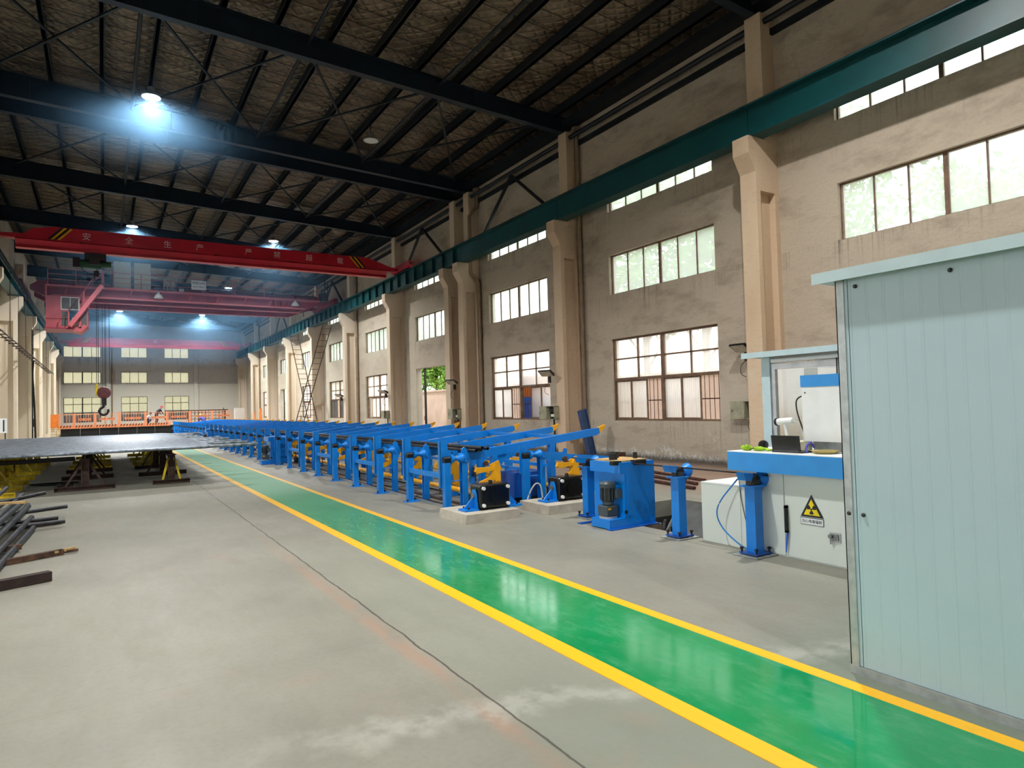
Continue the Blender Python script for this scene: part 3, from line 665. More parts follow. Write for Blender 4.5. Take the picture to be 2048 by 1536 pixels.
c3 = red_crane(69.6, [('日', 4.1)], 'red single girder crane far off before the end wall')
# hoist trolley on the first crane
t = empty('electric_hoist', (-.25, 29.6, 0))
part('trolley', MB().box(-.35, -.22, 7.55, .35, .22, 7.8), 'crane_dark', t); part('drum_body', MB().cyl((-.55, 0, 7.42), (.2, 0, 7.42), .17), 'hoist_green', t, True); part('motor', MB().cyl((.2, 0, 7.45), (.52, 0, 7.45), .12), 'hoist_green', t, True)
part('gear_case', MB().box(-.72, -.18, 7.25, -.5, .18, 7.62), 'crane_dark', t); part('control_box', MB().box(-.2, -.34, 7.36, .15, -.2, 7.6), 'crane_dark', t)
hk = part('hook_block', MB().box(-.06, -.05, 6.95, .12, .05, 7.18), 'crane_dark', t); part('hook', MB().tube([(.03+.07*math.sin(a), 0, 6.88-.07*math.cos(a)) for a in np.linspace(-2.4, 1.4, 10)], .02, 6), 'crane_dark', hk, True)
part('rope', MB().cyl((.03, 0, 7.18), (.03, 0, 7.4), .012, n=6), 'cable', t); part('pendant_cable', MB().tube(hose([(-.5, -.2, 7.3), (-.35, -.22, 7.1), (-.1, -.2, 7.0), (.1, -.2, 7.2)]), .012, 6), 'cable', t)
tag(t, 'dark green electric hoist hanging under the lettered red crane', 'hoist')
# double girder crane with cab
yc = 40.6; t = empty('bridge_crane', (0, yc, 0))
for n, y in enumerate((.75, 3.2)):
    g = part('box_girder', MB().prism([(-3.2, 8.25), (-2.2, 7.72), (10.2, 7.72), (11.6, 8.25), (12.0, 8.25), (12.0, 8.45), (11.6, 8.72), (-2.8, 8.72), (-3.2, 8.45)], 'y', y, y+.42), 'crane_pink', t)
    part('girder_rail', MB().box(-2.6, y+.16, 8.72, 11.4, y+.24, 8.8), 'crane_dark', g)
    for x in np.arange(-2, 11.5, 1.2): part('diaphragm', MB().box(x-.02, y-.03, 7.8, x+.02, y, 8.7), 'crane_pink', g)
part('walkway_deck', MB().box(-2.5, -.05, 8.33, 11.4, .75, 8.38), 'crane_pale', t)
part('walkway_fascia', MB().box(-2.5, -.07, 8.30, 11.4, -.05, 8.41), 'crane_pale', t)
part('underframe_web', MB().prism([(-2.5, 8.33), (11.4, 8.33), (10.4, 7.85), (-2.2, 7.85)], 'y', .35, .38), 'crane_pink', t)
part('underframe_rail', MB().box(-2.2, .0, 7.82, 10.5, .12, 7.9), 'crane_pale', t); part('underframe_rail', MB().box(-2.2, .4, 7.62, 10.3, .56, 7.68), 'crane_pale', t)
for x in np.arange(-1.6, 11, 1.45): part('knee_bracket', MB().bar((x, .05, 8.32), (x-.12, .36, 7.9), .04, .08), 'crane_pale', t)
RL = 9.22
post = MB().cyl((0, 0, 8.38), (0, 0, RL), .022, n=8).mesh('railing_post', 'crane_pale', True)
for x in (-2.4, -1.2, 1.75, 3.2, 4.75, 6.5, 8.1, 9.8, 11.3): link('railing_post', post, t, (x, -.03, 0))
for z in (RL, 8.95, 8.68):
    part('railing_bar', MB().cyl((-2.4, -.03, z), (-.35, -.03, z), .016, n=6), 'crane_pale', t, True); part('railing_bar', MB().cyl((.4, -.03, z), (11.3, -.03, z), .016, n=6), 'crane_pale', t, True)
gate = part('gate_hoop', MB().tube([(.02, -.05, 8.38), (.02, -.05, 9.2), (.12, -.05, 9.38), (.36, -.05, 9.38), (.45, -.05, 9.25), (.45, -.05, 8.38)], .025, 8), 'crane_pale', t, True)
part('gate_hoop', MB().tube([(-.5, -.05, 8.5), (-.3, -.05, 8.9), (-.3, -.05, 9.25), (-.2, -.05, 9.38), (-.08, -.05, 9.3), (-.05, -.05, 8.4)], .025, 8), 'crane_pale', t, True); part('gate_post', MB().box(-.06, -.08, 8.36, .04, 0, 9.3), 'crane_pale', t)
for x0, x1 in ((.49, 1.27), (1.43, 2.22)): part('electric_cabinet', MB().box(x0, .25, 8.40, x1, .65, 9.9), 'cream', t)
gp = part('control_panel', MB().box(2.84, .2, 8.5, 3.43, .45, 9.2), 'ebox', t)
for j in range(4): part('vent_slot', MB().box(2.9+j*.14, .195, 8.56, 2.98+j*.14, .2, 8.72), 'black', gp)
part('junction_box', MB().box(3.6, .2, 8.4, 3.85, .4, 8.62), 'white', t)
sg = part('load_sign', MB().box(4.2, -.09, 8.58, 4.95, -.07, 9.1), 'sign_white', t)
text('sign_text', '限载20吨', .17, 'ink', sg, (4.575, -.092, 8.95), FACE_NY, .002); text('sign_text', '吊物下严禁站人', .09, 'ink', sg, (4.575, -.092, 8.73), FACE_NY, .002)
for x in (-3.55, 12.3): end_truck(t, x, -.4, 4.6, 'crane_pink')
part('buffer_frame', MB().box(11.5, -.1, 8.4, 11.9, .6, 8.9).box(11.7, 0, 8.9, 11.75, .05, 9.7).box(11.9, .1, 8.6, 11.95, .15, 9.6), 'crane_dark', t)
for n, x in enumerate((2.57, 9.87)):
    l = part('bridge_lamp', MB().lathe([(.03, .2), (.05, .12), (.09, .1), (.16, .02), (.24, -.14), (.225, -.14), (.05, .05)], (x, -.12, 8.12), (0, 0, 1), 16), 'white', t, True); part('bracket', MB().cyl((x, -.12, 8.3), (x, -.12, 8.38), .02, n=8), 'crane_dark', l)
tag(t, 'pink double girder crane with walkway, cabinets and driver cab', 'crane', 'overhead travelling cranes')
# driver cab (bolted to the crane: a part with sub-parts)
cab = part('driver_cab', MB().box(-2.5, .0, 6.15, -1.55, 1.6, 7.85).box(-1.55, .5, 6.15, -.85, 1.6, 6.2).box(-1.55, .0, 7.5, -.7, 1.6, 7.85).prism([(-1.55, 6.15), (-1.0, 6.0), (-.72, 6.3), (-.85, 6.42), (-1.05, 6.25), (-1.55, 6.3)], 'y', 0, 1.6).box(-1.1, 0, 6.2, -.98, .06, 7.6).box(-.74, 0, 6.3, -.68, .06, 7.6).box(-.74, 1.54, 6.3, -.68, 1.6, 7.6), 'crane_pale', t)
part('cab_window', MB().box(-1.86, -.02, 7.13, -1.06, 0, 7.8), 'white', cab); part('cab_pane', MB().box(-1.82, -.03, 7.17, -1.47, -.02, 7.76), 'blind_grey', cab); part('cab_pane', MB().box(-1.44, -.03, 7.17, -1.1, -.02, 7.76), 'blind_grey', cab)
part('cab_pane', MB().box(-1.82, -.015, 6.3, -1.56, -.002, 7.05), 'blind_grey', cab); part('cab_pane', MB().box(-.97, .02, 6.35, -.75, .03, 7.2), 'blind_grey', cab); part('cab_seat', MB().box(-1.4, .5, 6.3, -1.0, .9, 6.8), 'white', cab)
part('cab_rail', MB().cyl((-2.5, -.08, 6.7), (-1.5, -.08, 6.7), .018, n=6), 'crane_pale', cab, True); part('cab_floor', MB().box(-2.55, -.35, 6.1, -1.3, 1.65, 6.16), 'crane_pink', cab)
part('cab_hanger', MB().box(-2.52, .1, 7.85, -2.44, .2, 8.4).box(-1.0, .3, 7.85, -.92, .4, 8.4), 'crane_pale', cab)
stc = part('cab_stair', MB().bar((-1.45, -.35, 6.2), (-.05, -.35, 8.36), .05, .2).bar((-1.45, -.9, 6.2), (-.05, -.9, 8.36), .05, .2), 'crane_pale', t)
for j in range(9): part('tread', MB().box(-1.42+j*.15, -.88, 6.3+j*.235, -1.22+j*.15, -.37, 6.33+j*.235), 'crane_pink', stc)
for y in (-.35, -.9):
    part('handrail', MB().tube([(-1.5, y, 6.2), (-1.5, y, 7.0), (-.5, y, 8.6), (-.1, y, 8.9)], .018, 6), 'crane_pale', stc, True)
    part('handrail', MB().cyl((-.85, y, 7.2), (-.85, y, 8.05), .018, n=6), 'crane_pale', stc, True)
# crab trolley with ropes, hook block and hook
t = empty('hoist_trolley', (0, 42.6, 0))
part('trolley_frame', MB().box(-1.0, -1.5, 8.85, .9, 1.4, 9.05), 'crane_dark', t); part('rope_drum', MB().cyl((-.8, -.2, 9.25), (.7, -.2, 9.25), .22), 'crane_dark', t, True); part('motor', MB().cyl((-.6, .7, 9.25), (.2, .7, 9.25), .18), 'grey_motor', t, True); part('gearbox', MB().box(-.95, -.5, 9.05, -.8, .8, 9.5), 'crane_dark', t)
for x in (-.34, -.26, -.06, .05, .1, .26): part('rope', MB().cyl((x, 0, 3.05 if abs(x) < .2 else 3.4), (x, 0, 8.9), .012 if abs(x) < .2 else .016, n=6), 'cable', t)
hb = part('hook_block', MB().lathe([(.05, -.16), (.3, -.14), (.34, -.06), (.34, .06), (.3, .14), (.05, .16)], (0, 0, 2.9), (0, 1, 0), 20), 'hook_red', t, True); hb.scale = (1.0, 1, 1)
part('shank', MB().cyl((0, 0, 2.2), (0, 0, 2.62), .12, n=12), 'rubber', hb, True); part('hook', MB().tube(hose([(.0, 0, 2.2), (-.06, 0, 2.1), (-.2, 0, 1.98), (-.22, 0, 1.85), (-.14, 0, 1.72), (0, 0, 1.68), (.14, 0, 1.75), (.2, 0, 1.9), (.17, 0, 1.98)]), .065, 8), 'rubber', hb, True)
wt = part('limit_weight', MB().lathe([(.02, 3.4), (.07, 3.3), (.09, 3.1), (.08, 2.9), (.03, 2.86), (.07, 2.8), (.04, 2.74)], (-.34, 0, 0), (0, 0, 1), 12), 'yellow_dirty', t, True)
tag(t, 'crane trolley with hanging ropes, round hook block and big hook', 'hoist')

# ================================================================== PIPE RACKS (blue frames with rollers and kickers)
RX = 4.44
def hourglass(mb, x, z, w=.2, R=.078, r=.03):
    return mb.lathe([(R, 0), (R, .012), (r, w*.44), (r, w*.56), (R, w-.012), (R, w)], (x, 0, z), (1, 0, 0), 16)
def stand_parts(t, dx, dy, second=False):
    """one roller stand: post, base plate, bearing, hourglass roller, channel leg"""
    p = part('front_post', MB().box(-.05, -.05, .015, .05, .05, .745), 'blue', t, False, (dx, dy, 0))
    b = part('base_plate', MB().box(-.1, -.09, 0, .14, .09, .015), 'blue', t, False, (dx, dy, 0))
    for q in ((-.075, -.06), (.11, .06)): part('anchor_bolt', MB().cyl((*q, .015), (*q, .05), .016, n=6), 'black', b)
    part('bearing', MB().box(-.045, -.045, .745, .045, .045, .80).cyl((-.05, 0, .80), (.06, 0, .80), .04, n=12), 'black', t, True, (dx, dy, 0))
    part('roller', hourglass(MB(), .07, .80), 'blue', t, True, (dx, dy, 0))
    part('roller_guard', MB().cyl((.275, 0, .79), (.285, 0, .79), .085, n=16), 'blue', t, True, (dx, dy, 0))
    part('channel_leg', MB().box(.33, -.05, .0, .345, .05, .745).box(.25, -.05, 0, .33, -.04, .745).box(.25, .04, 0, .33, .05, .745).box(.24, -.06, .745, .35, .06, .755), 'blue', t, False, (dx, dy, 0))
    part('spacer_plate', MB().box(.05, -.03, .46, .25, .03, .468), 'blue', t, False, (dx, dy, 0))
BT = lambda x: .865+(x-.28)*.104      # top line of the sloping beam
def kicker_parts(t, dx, dy, mirror=1):
    m = mirror
    pl = [(-.22*m, .66), (-.25*m, .60), (-.2*m, .57), (.08*m, .60), (.02*m, .50), (-.16*m, .44), (-.18*m, .38), (-.14*m, .35), (.1*m, .45), (.13*m, .24), (.2*m, .24), (.2*m, .55), (.14*m, .70), (.1*m, .71), (.08*m, .65)]
    k = part('kicker_arm', MB().prism(pl, 'y', -.025, .025), 'yellow', t, False, (dx, dy, 0))
    part('kicker_plate', MB().prism([(.06*m, .68), (.22*m, .74), (.26*m, .62), (.2*m, .42), (.1*m, .42)], 'y', .06, .085), 'yellow', k)
    part('pivot_bush', MB().cyl((.16*m, -.07, .255), (.16*m, .1, .255), .045, n=12), 'yellow', k, True)
    part('push_rod', MB().cyl((-.17*m, 0, .4), (-.16*m, 0, .12), .012, n=6), 'rust', k)
    part('cushion', MB().cyl((.02*m, .1, .70), (.02*m, .15, .70), .04, n=12), 'timber', k, True)
def make_rack(first=False):
    t = empty('pipe_rack'); stand_parts(t, 0, 0); stand_parts(t, 1.25, -.3)
    part('stop_plate', MB().box(-.075, .055, .36, .055, .075, 1.075).box(-.075, .055, .36, -.06, .13, 1.075), 'blue', t)
    part('stop_plate', MB().box(1.18, -.245, .5, 1.3, -.225, .94), 'blue', t)
    x0, x1 = .28, 3.08
    part('sloping_beam', MB().prism([(x0, BT(x0)-.14), (x0, BT(x0)), (x1, BT(x1)), (x1+.02, BT(x1)-.09), (x1-.05, BT(x1)-.13)], 'y', .08, .16), 'blue', t)
    part('beam_tip', MB().prism([(x1, BT(x1)+.002), (x1+.16, BT(x1)+.05), (x1+.13, BT(x1)-.02), (x1+.02, BT(x1)-.1)], 'y', .085, .155), 'yellow', t)
    part('beam_lug', MB().prism([(.3, .72), (.3, .93), (.345, .97), (.39, .93), (.42, .72)], 'y', .055, .08), 'blue', t)
    part('beam_support', MB().box(.86, .07, 0, .96, .17, BT(.9)-.13), 'blue', t); part('beam_support', MB().box(2.0, .07, 0, 2.1, .17, BT(2.05)-.13), 'blue', t)
    part('gusset', MB().prism([(.96, BT(.96)-.13), (.96, .45), (1.0, .55), (1.16, BT(1.16)-.13)], 'y', .1, .12), 'blue', t)
    part('lower_ramp', MB().prism([(1.62, .70), (1.62, .815), (3.1, .665), (3.13, .74), (3.17, .73), (3.16, .55), (3.1, .54)], 'y', -.26, -.19), 'blue', t)
    part('ramp_leg', MB().box(2.72, -.27, 0, 2.8, -.18, .59), 'blue', t)
    kicker_parts(t, .62, -.22); kicker_parts(t, 1.95, -.5)
    return t
rack = make_rack(); rtree = treeof(rack)
PITCH = 1.43; NR = 33
rail_me = MB().box(-.03, .05, .50, .03, PITCH-.05, .57).mesh('side_rail', 'blue'); sub_me = MB().box(-.025, .05, .55, .025, PITCH-.05, .60).mesh('side_rail', 'blue')
for i in range(NR):
    y = 9.1+PITCH*i
    o = rack if i == 0 else dup(rack, (RX, y, 0), tree=rtree); o.location = (RX, y, 0)
    if i % 2 == 0: link('side_rail', rail_me, o); link('side_rail', sub_me, o, (1.25, -.3, 0))
    where = 'nearest station, by the black gearboxes' if i == 0 else ('farthest station, by the platform' if i == NR-1 else '%s station counted from the black gearboxes' % ordn(i))
    tag(o, 'blue pipe rack frame with rollers, '+where, 'rack', 'blue pipe rack stations')
YE = 9.1+PITCH*(NR-1)+.4
# long ties, shafts and floor strips belonging to the rack line
tag(part('rack_tie', MB().box(RX+2.42, 9.2, BT(2.45)-.10, RX+2.48, YE, BT(2.45)-.04), 'blue'), 'long blue tie bar joining the sloping rack beams near their tips', 'tie bar')
tag(part('rack_tie', MB().box(RX+1.55, 8.7, .60, RX+1.60, YE, .65), 'blue'), 'long blue tie bar low behind the second roller row', 'tie bar')
def shaft(x, z, y0, y1, r, label):
    t = empty('kicker_shaft', (x, y0, z)); y = 0; L = y1-y0
    part('shaft', MB().cyl((0, 0, 0), (0, L, 0), r, n=12), 'yellow', t, True)
    for j in range(int(L/2.86)): part('coupling', MB().cyl((0, .5+j*2.86, 0), (0, .62+j*2.86, 0), r*1.25, n=12), 'yellow', t, True)
    for j in range(int(L/5.72)+1): part('bearing_foot', MB().box(-.06, .3+j*5.72, -z, .06, .4+j*5.72, -r*.6), 'black', t)
    tag(t, label, 'shaft', 'yellow kicker shafts')
shaft(5.03, .215, 9.0, YE, .042, 'long yellow kicker shaft turned by the gearbox nearest the walkway'); shaft(6.55, .20, 9.0, YE, .042, 'long yellow kicker shaft behind the second roller row')
FS = [(4.60, .05, .04, 'galv', 'thin pale floor channel under the front posts of the racks'), (4.72, .03, .02, 'brown_steel', 'thin dark floor strip under the front posts of the racks'), (4.95, .10, .015, 'brown_steel', 'wide brown floor strip between the rack legs'), (5.45, .04, .02, 'brown_steel', 'dark floor strip before the second roller row'), (5.85, .05, .04, 'galv', 'pale floor channel under the second roller row')]
for x, wd, h, m, lab in FS: tag(part('floor_strip', MB().box(x-wd/2, 9.25 if x < 5 else 8.9, 0, x+wd/2, YE, h), m), lab, 'floor strip')
# tubes lying on the beams against the stop plates
tb = {}
def tube_me(L, r, mat, hollow=True):
    key = (round(L, 2), r, mat)
    if key not in tb:
        n = 12; mb = MB(); ri = r*.68
        prof = [(ri, .25), (ri, 0), (r, 0), (r, L), (ri, L), (ri, L-.25)]
        vs = []; fs = []
        for rr, l in prof: vs += [(rr*math.cos(2*PI*i/n), l, rr*math.sin(2*PI*i/n)) for i in range(n)]
        for k in range(len(prof)-1): fs += [(k*n+i, (k+1)*n+i, (k+1)*n+(i+1) % n, k*n+(i+1) % n) for i in range(n)]
        fs += [tuple(range(n)), tuple(range(6*n-1, 5*n-1, -1))]
        mb.add(vs, fs); tb[key] = mb.mesh('steel_tube', mat, True)
    return tb[key]
r = .027
for b, (y0, L) in enumerate(((8.95, 11.6), (20.9, 12.0), (33.2, 11.8))):
    for j in range(6):
        top = j == 5
        x = RX+.44+j*.056 if not top else RX+.47; z = BT(x-RX)+r+.001 if not top else BT(.47)+r*2.75
        o = link('rack_tube', tube_me(L, r, 'pipe_dark'), None, (x, y0+(.0, .1, .04, .12, .02, -.15)[j], z))
        tag(o, 'dark steel tube on the sloping rack beams, %s bundle, %s' % (('near end', 'middle', 'far')[b], 'lying on top' if top else ordn(j)+' from the stop plates'), 'tube', 'dark tubes on the rack, %s bundle' % ('near', 'middle', 'far')[b])
# ---- gearboxes on concrete blocks --------------------------------
def gearbox(x, y, label):
    t = empty('shaft_gearbox', (x, y, .13))
    hs = part('housing', MB().box(-.25, -.14, .02, .25, .16, .36), 'gloss_black', t); bv = hs.modifiers.new('Bevel', 'BEVEL'); bv.width = .035; bv.segments = 3
    part('front_plate', MB().cyl((0, -.155, .19), (0, -.14, .19), .1, n=20), 'gloss_black', t, True)
    for a in (-.2, .2):
        for z in (.07, .31): part('bolt_cap', MB().cyl((a, -.175, z), (a, -.14, z), .025, n=10), 'white', t, True)
    part('rib', MB().box(-.18, -.148, .18, .18, -.14, .2), 'gloss_black', t); part('rib', MB().box(-.01, -.148, .05, .01, -.14, .33), 'gloss_black', t)
    for s in (-1, 1):
        b = part('side_bracket', MB().prism([(-.1, .025), (.1, .025), (.07, .22), (.03, .29), (-.03, .29), (-.07, .22)], 'x', s*.27-.012, s*.27+.012), 'blue', t)
        part('bracket_foot', MB().box(s*.36-.11, -.11, 0, s*.36+.11, .11, .028), 'blue', b); part('bracket_web', MB().prism([(s*.28, .028), (s*.45, .028), (s*.28, .2)], 'y', -.01, .01), 'blue', b)
        for yy in (-.07, .07): part('bolt', MB().cyl((s*.4, yy, .028), (s*.4, yy, .055), .016, n=6), 'black', b)
        part('bush', MB().cyl((s*.255, 0, .2), (s*.3, 0, .2), .04, n=12), 'steel', b, True)
    part('lifting_eye', MB().cyl((0, 0, .36), (0, 0, .4), .03, n=10), 'black', t, True)
    part('coupling', MB().cyl((.3, .2, .125), (.3, .72, .125), .045, n=12), 'black', t, True); part('coupling', MB().cyl((.3, .3, .125), (.3, .42, .125), .06, n=12), 'rust', t, True)
    return tag(t, label, 'gearbox', 'black shaft gearboxes on concrete blocks')
gearbox(4.72, 8.25, 'black ribbed gearbox on the concrete block nearest the walkway'); gearbox(6.05, 8.2, 'black gearbox on the concrete block behind the blue roller post')
def block(x0, y0, x1, y1, h, label):
    tag(part('concrete_block', MB().prism([(x0, 0), (x1, 0), (x1-.02, h), (x0+.02, h)], 'y', y0, y1), 'block_concrete'), label, 'concrete block', 'machine foundation blocks')
block(4.13, 7.92, 5.02, 8.75, .13, 'low concrete block under the gearbox nearest the walkway'); block(5.42, 7.82, 6.55, 8.6, .13, 'low concrete block under the gearbox behind the roller post')
# ---- free standing roller posts ----------------------------------
def roller_post(x, y, label, second=False):
    t = empty('roller_post', (x, y, 0))
    part('ground_plate', MB().box(-.17, -.15, .004, .17, .15, .012), 'galv', t); part('base_plate', MB().box(-.12, -.11, .022, .12, .11, .036), 'blue_deep', t)
    for a in (-.1, .1):
        for b in (-.09, .09): part('jack_bolt', MB().cyl((a, b, .012), (a, b, .085), .011, n=6).cyl((a, b, .065), (a, b, .085), .02, n=6), 'black', t)
    part('post', MB().box(-.06, -.06, .036, .06, .06, .70), 'blue', t); part('cap_plate', MB().box(-.11, -.085, .70, .11, .085, .715), 'blue', t)
    part('bearing', MB().box(-.05, -.05, .715, .05, .05, .77).cyl((-.06, 0, .77), (.06, 0, .77), .045, n=14), 'black', t, True)
    for s in (-1, 1):
        part('roller_cone', MB().lathe([(.085, 0), (.085, .01), (.035, .10)], (.16, 0, .775), (-1, 0, 0), 18), 'blue', t, True) if s > 0 else part('guide_wing', MB().prism([(-.2, .855), (-.055, .84), (-.08, .765), (-.165, .775)], 'y', -.05, .05), 'blue', t)
    part('drive_disc', MB().cyl((.10, .05, .70), (.14, .05, .70), .07, n=18), 'blue', t, True)
    return tag(t, label, 'roller post', 'free standing blue roller posts')
roller_post(5.66, 4.46, 'blue roller post in front of the white cabinet'); roller_post(5.72, 5.56, 'blue roller post between drive cabinet and white cabinet'); roller_post(5.78, 7.33, 'blue roller post between the gearbox block and the drive cabinet')
tag(part('feed_rod', MB().cyl((5.76, 4.35, .812), (5.78, 7.7, .812), .009, n=8), 'pipe_dark'), 'thin dark rod carried across the roller posts', 'rod')
# ---- drive cabinets ----------------------------------------------
def drive_cabinet(x, y, label, top=True, s=1.0):
    t = empty('drive_cabinet', (x, y, 0))
    part('skid', MB().box(-.02, -.05, 0, .80, .04, .012), 'blue_deep', t); part('skid', MB().box(-.02, .56, 0, .80, .64, .012), 'blue_deep', t)
    part('foot_box', MB().box(0, 0, .012, .26, .36, .125), 'blue_panel', t)
    part('body', MB().prism([(.26, .012), (.78, .012), (.78, .83), (.19, .83), (.19, .69), (.26, .69)], 'y', 0, .60), 'blue_panel', t)
    part('side_panel', MB().box(.31, -.006, .03, .775, 0, .80), 'blue_panel', t)
    rm = MB().cyl((0, -.012, 0), (0, 0, 0), .006, n=6).mesh('rivet', 'steel')
    for xx, zz in [(.33, z) for z in (.06, .14, .22, .4, .58, .75)]+[(.755, z) for z in (.06, .14, .22, .4, .58, .75)]+[(.46, .06), (.62, .06), (.54, .14), (.46, .77), (.62, .77), (.54, .2)]: link('rivet', rm, t, (xx, 0, zz))
    part('port', MB().cyl((.275, -.008, .2), (.275, 0, .2), .025, n=12), 'black', t)
    m = part('motor', MB().cyl((.13, .18, .34), (.13, .18, .52), .085, n=20), 'black', t, True)
    for j in range(12):
        a = 2*PI*j/12; part('fin', MB().bar((.13+.09*math.cos(a), .18+.09*math.sin(a), .35), (.13+.09*math.cos(a), .18+.09*math.sin(a), .51), .008, .016, (math.cos(a), math.sin(a), 0)), 'grey_motor', m)
    part('fan_cover', MB().lathe([(.1, 0), (.108, .05), (.09, .075), (.0, .08)], (.13, .18, .51), (0, 0, 1), 20), 'grey_motor', m, True)
    part('terminal_box', MB().box(.17, .04, .38, .26, .12, .49), 'grey_motor', m)
    g = part('reducer', MB().box(.035, .085, .15, .225, .275, .285).cyl((.13, .18, .285), (.13, .18, .34), .07, n=16), 'grey_motor', t, True); bv = g.modifiers.new('Bevel', 'BEVEL'); bv.width = .012; bv.segments = 2
    part('flange', MB().cyl((.13, .18, .125), (.13, .18, .15), .12, n=20), 'alu', t, True); part('name_plate', MB().box(.05, .082, .235, .1, .085, .262), 'yellow', t)
    if top:
        tp = part('top_plate', MB().box(.24, .05, .83, .72, .55, .85), 'timber_pale', t)
        for q, (a, b, rr) in enumerate(((.3, .25, .055), (.5, .45, .055), (.64, .2, .03))): part('black_roller', MB().cyl((a, b, .85), (a, b, .93), rr, n=18), 'rubber', tp, True)
        part('clamp', MB().box(.1, .02, .80, .24, .09, .85).box(.42, -.05, .79, .60, .05, .85), 'rubber', tp)
    return tag(t, label, 'drive cabinet', 'blue drive cabinets with upright motors')
drive_cabinet(5.37, 6.40, 'tall blue drive cabinet with a grey upright motor, beside the pit')
o = drive_cabinet(4.05, 20.95, 'blue drive cabinet with black motor set into the rack line', False); o = drive_cabinet(4.05, 35.25, 'far blue drive cabinet deep in the rack line', False)
# low blue hydraulic cabinet between the racks
t = empty('low_cabinet', (5.62, 9.05, 0)); part('body', MB().box(0, 0, .1, .62, .5, .5), 'blue_deep', t); part('plinth', MB().box(.02, .02, 0, .6, .48, .1), 'black', t); part('tool_handles', MB().tube([(.2, .2, .52), (.3, .16, .55), (.4, .2, .52)], .015, 6), 'rust', t)
tag(t, 'low dark blue cabinet standing between the rack legs', 'cabinet')
tag(part('air_hose', MB().tube(hose([(5.55, 8.62, .02), (5.62, 8.6, .22), (5.72, 8.58, .36), (5.8, 8.56, .33), (5.83, 8.55, .13)]), .012, 6), 'cable_white', None, True), 'white hose looping over the concrete block beside the rack leg', 'hose')
tag(part('air_hose', MB().tube(hose([(6.0, 7.5, .02), (6.05, 7.5, .35), (6.12, 7.48, .42), (6.2, 7.45, .36), (6.22, 7.44, .22)]), .012, 6), 'cable_white', None, True), 'white hose looping behind the roller post near the motor', 'hose')
tag(part('grease_cup', MB().lathe([(.02, 0), (.035, .02), (.035, .1), (.015, .12)], (6.24, 7.5, 0), (0, 0, 1), 12), 'yellow', None, True), 'small yellow grease cup on the floor behind the roller post', 'cup')

# ================================================================== PIT CONTENTS
for n, (pts, lab) in enumerate((([(7.2, 5.4, -.12), (7.3, 5.8, -.95), (7.9, 5.8, -.95), (7.9, 5.4, -.12)], 'sloping grey chute plate in the pit nearest the white cabinet'), ([(7.9, 6.3, -.03), (7.2, 6.3, -.95), (7.2, 7.6, -.95), (7.9, 7.6, -.03)], 'sloping grey chute plate in the pit nearest the drive cabinet'))):
    mb = MB(); P = [Vector(p) for p in pts]; nrm = (P[1]-P[0]).cross(P[3]-P[0]).normalized()*-.02
    mb.add([*P, *[p+nrm for p in P]], [(0, 1, 2, 3), (7, 6, 5, 4), (0, 4, 5, 1), (1, 5, 6, 2), (2, 6, 7, 3), (3, 7, 4, 0)])
    t = empty('chute_plate', (0, 0, 0)); part('plate', mb, 'chute_grey', t)
    for q in (0, 3): part('edge_flange', MB().bar(P[q]+Vector((0, 0, .03)), P[q ^ 1]+Vector((0, 0, .03)), .03, .06), 'galv', t)
    tag(t, lab, 'chute')
t = empty('pit_machine', (6.6, 6.5, -1.0)); part('body', MB().box(-.3, -.5, 0, .25, .5, .72), 'blue', t); part('top_plate', MB().box(-.32, -.45, .72, .2, .45, .75), 'orange', t); part('black_roller', MB().cyl((-.02, -.05, .75), (-.02, -.05, .9), .08, n=16), 'rubber', t, True); part('bracket', MB().box(-.36, -.3, .55, -.3, .1, .7), 'rubber', t)
tag(t, 'blue machine with orange top plate and black roller down in the pit', 'machine')
t = empty('angle_support', (0, 0, -1.0)); 
for a in (5.5, 6.2): part('frame_post', MB().box(6.0, a, 0, 6.06, a+.06, .93), 'galv', t)
part('frame_rail', MB().box(5.95, 5.45, .86, 6.1, 6.3, .90), 'galv', t); tag(t, 'galvanised angle frame at the pit edge behind the roller post', 'frame')
tag(part('pit_cable', MB().tube(hose([(6.25, 6.33, .03), (6.12, 6.2, .06), (6.0, 6.1, .03), (5.95, 6.05, -.1), (5.95, 6.05, -.5)]), .02, 8), 'cable', None, True), 'black cable bending over the pit edge', 'cable')
# bars lying on the floor near the windowed wall
for n, (a, b) in enumerate((((9.95, 8.95), (11.3, 15.0)), ((9.45, 8.7), (10.7, 14.6)), ((8.95, 8.3), (10.05, 14.2)))):
    tag(part('floor_bar', MB().cyl((*a, .035), (*b, .035), .03, n=10), 'rust', None, True), 'rusty bar on the floor behind the drive cabinet, %s from the wall' % ordn(n), 'bar', 'rusty bars on the floor')

# ================================================================== WHITE INSPECTION CABINET AND WORKTOP
t = empty('inspection_cabinet', (5.82, 0, 0))
part('low_box', MB().box(0, 4.76, 0, .95, 5.30, .66), 'white_panel', t); part('low_box_lid', MB().box(-.004, 4.76, .655, .95, 5.305, .668), 'white', t)
part('body', MB().box(.0, 2.6, 0, .95, 4.755, .85), 'white_panel', t)
part('door_panel', MB().box(-.012, 3.45, .02, 0, 4.2, .835), 'white_panel', t)
part('front_panel', MB().box(-.012, 4.215, .02, 0, 4.74, .835), 'white_panel', t)
sg = part('radiation_sign', MB().prism([(4.025, .44), (3.785, .44), (3.905, .655)], 'x', -.018, -.012), 'ink', t)
part('sign_field', MB().prism([(3.99, .458), (3.82, .458), (3.905, .612)], 'x', -.021, -.018), 'sign_yellow', sg)
cz, cyy = .515, 3.905
part('sign_dot', MB().cyl((-.024, cyy, cz), (-.021, cyy, cz), .009, n=14), 'ink', sg)
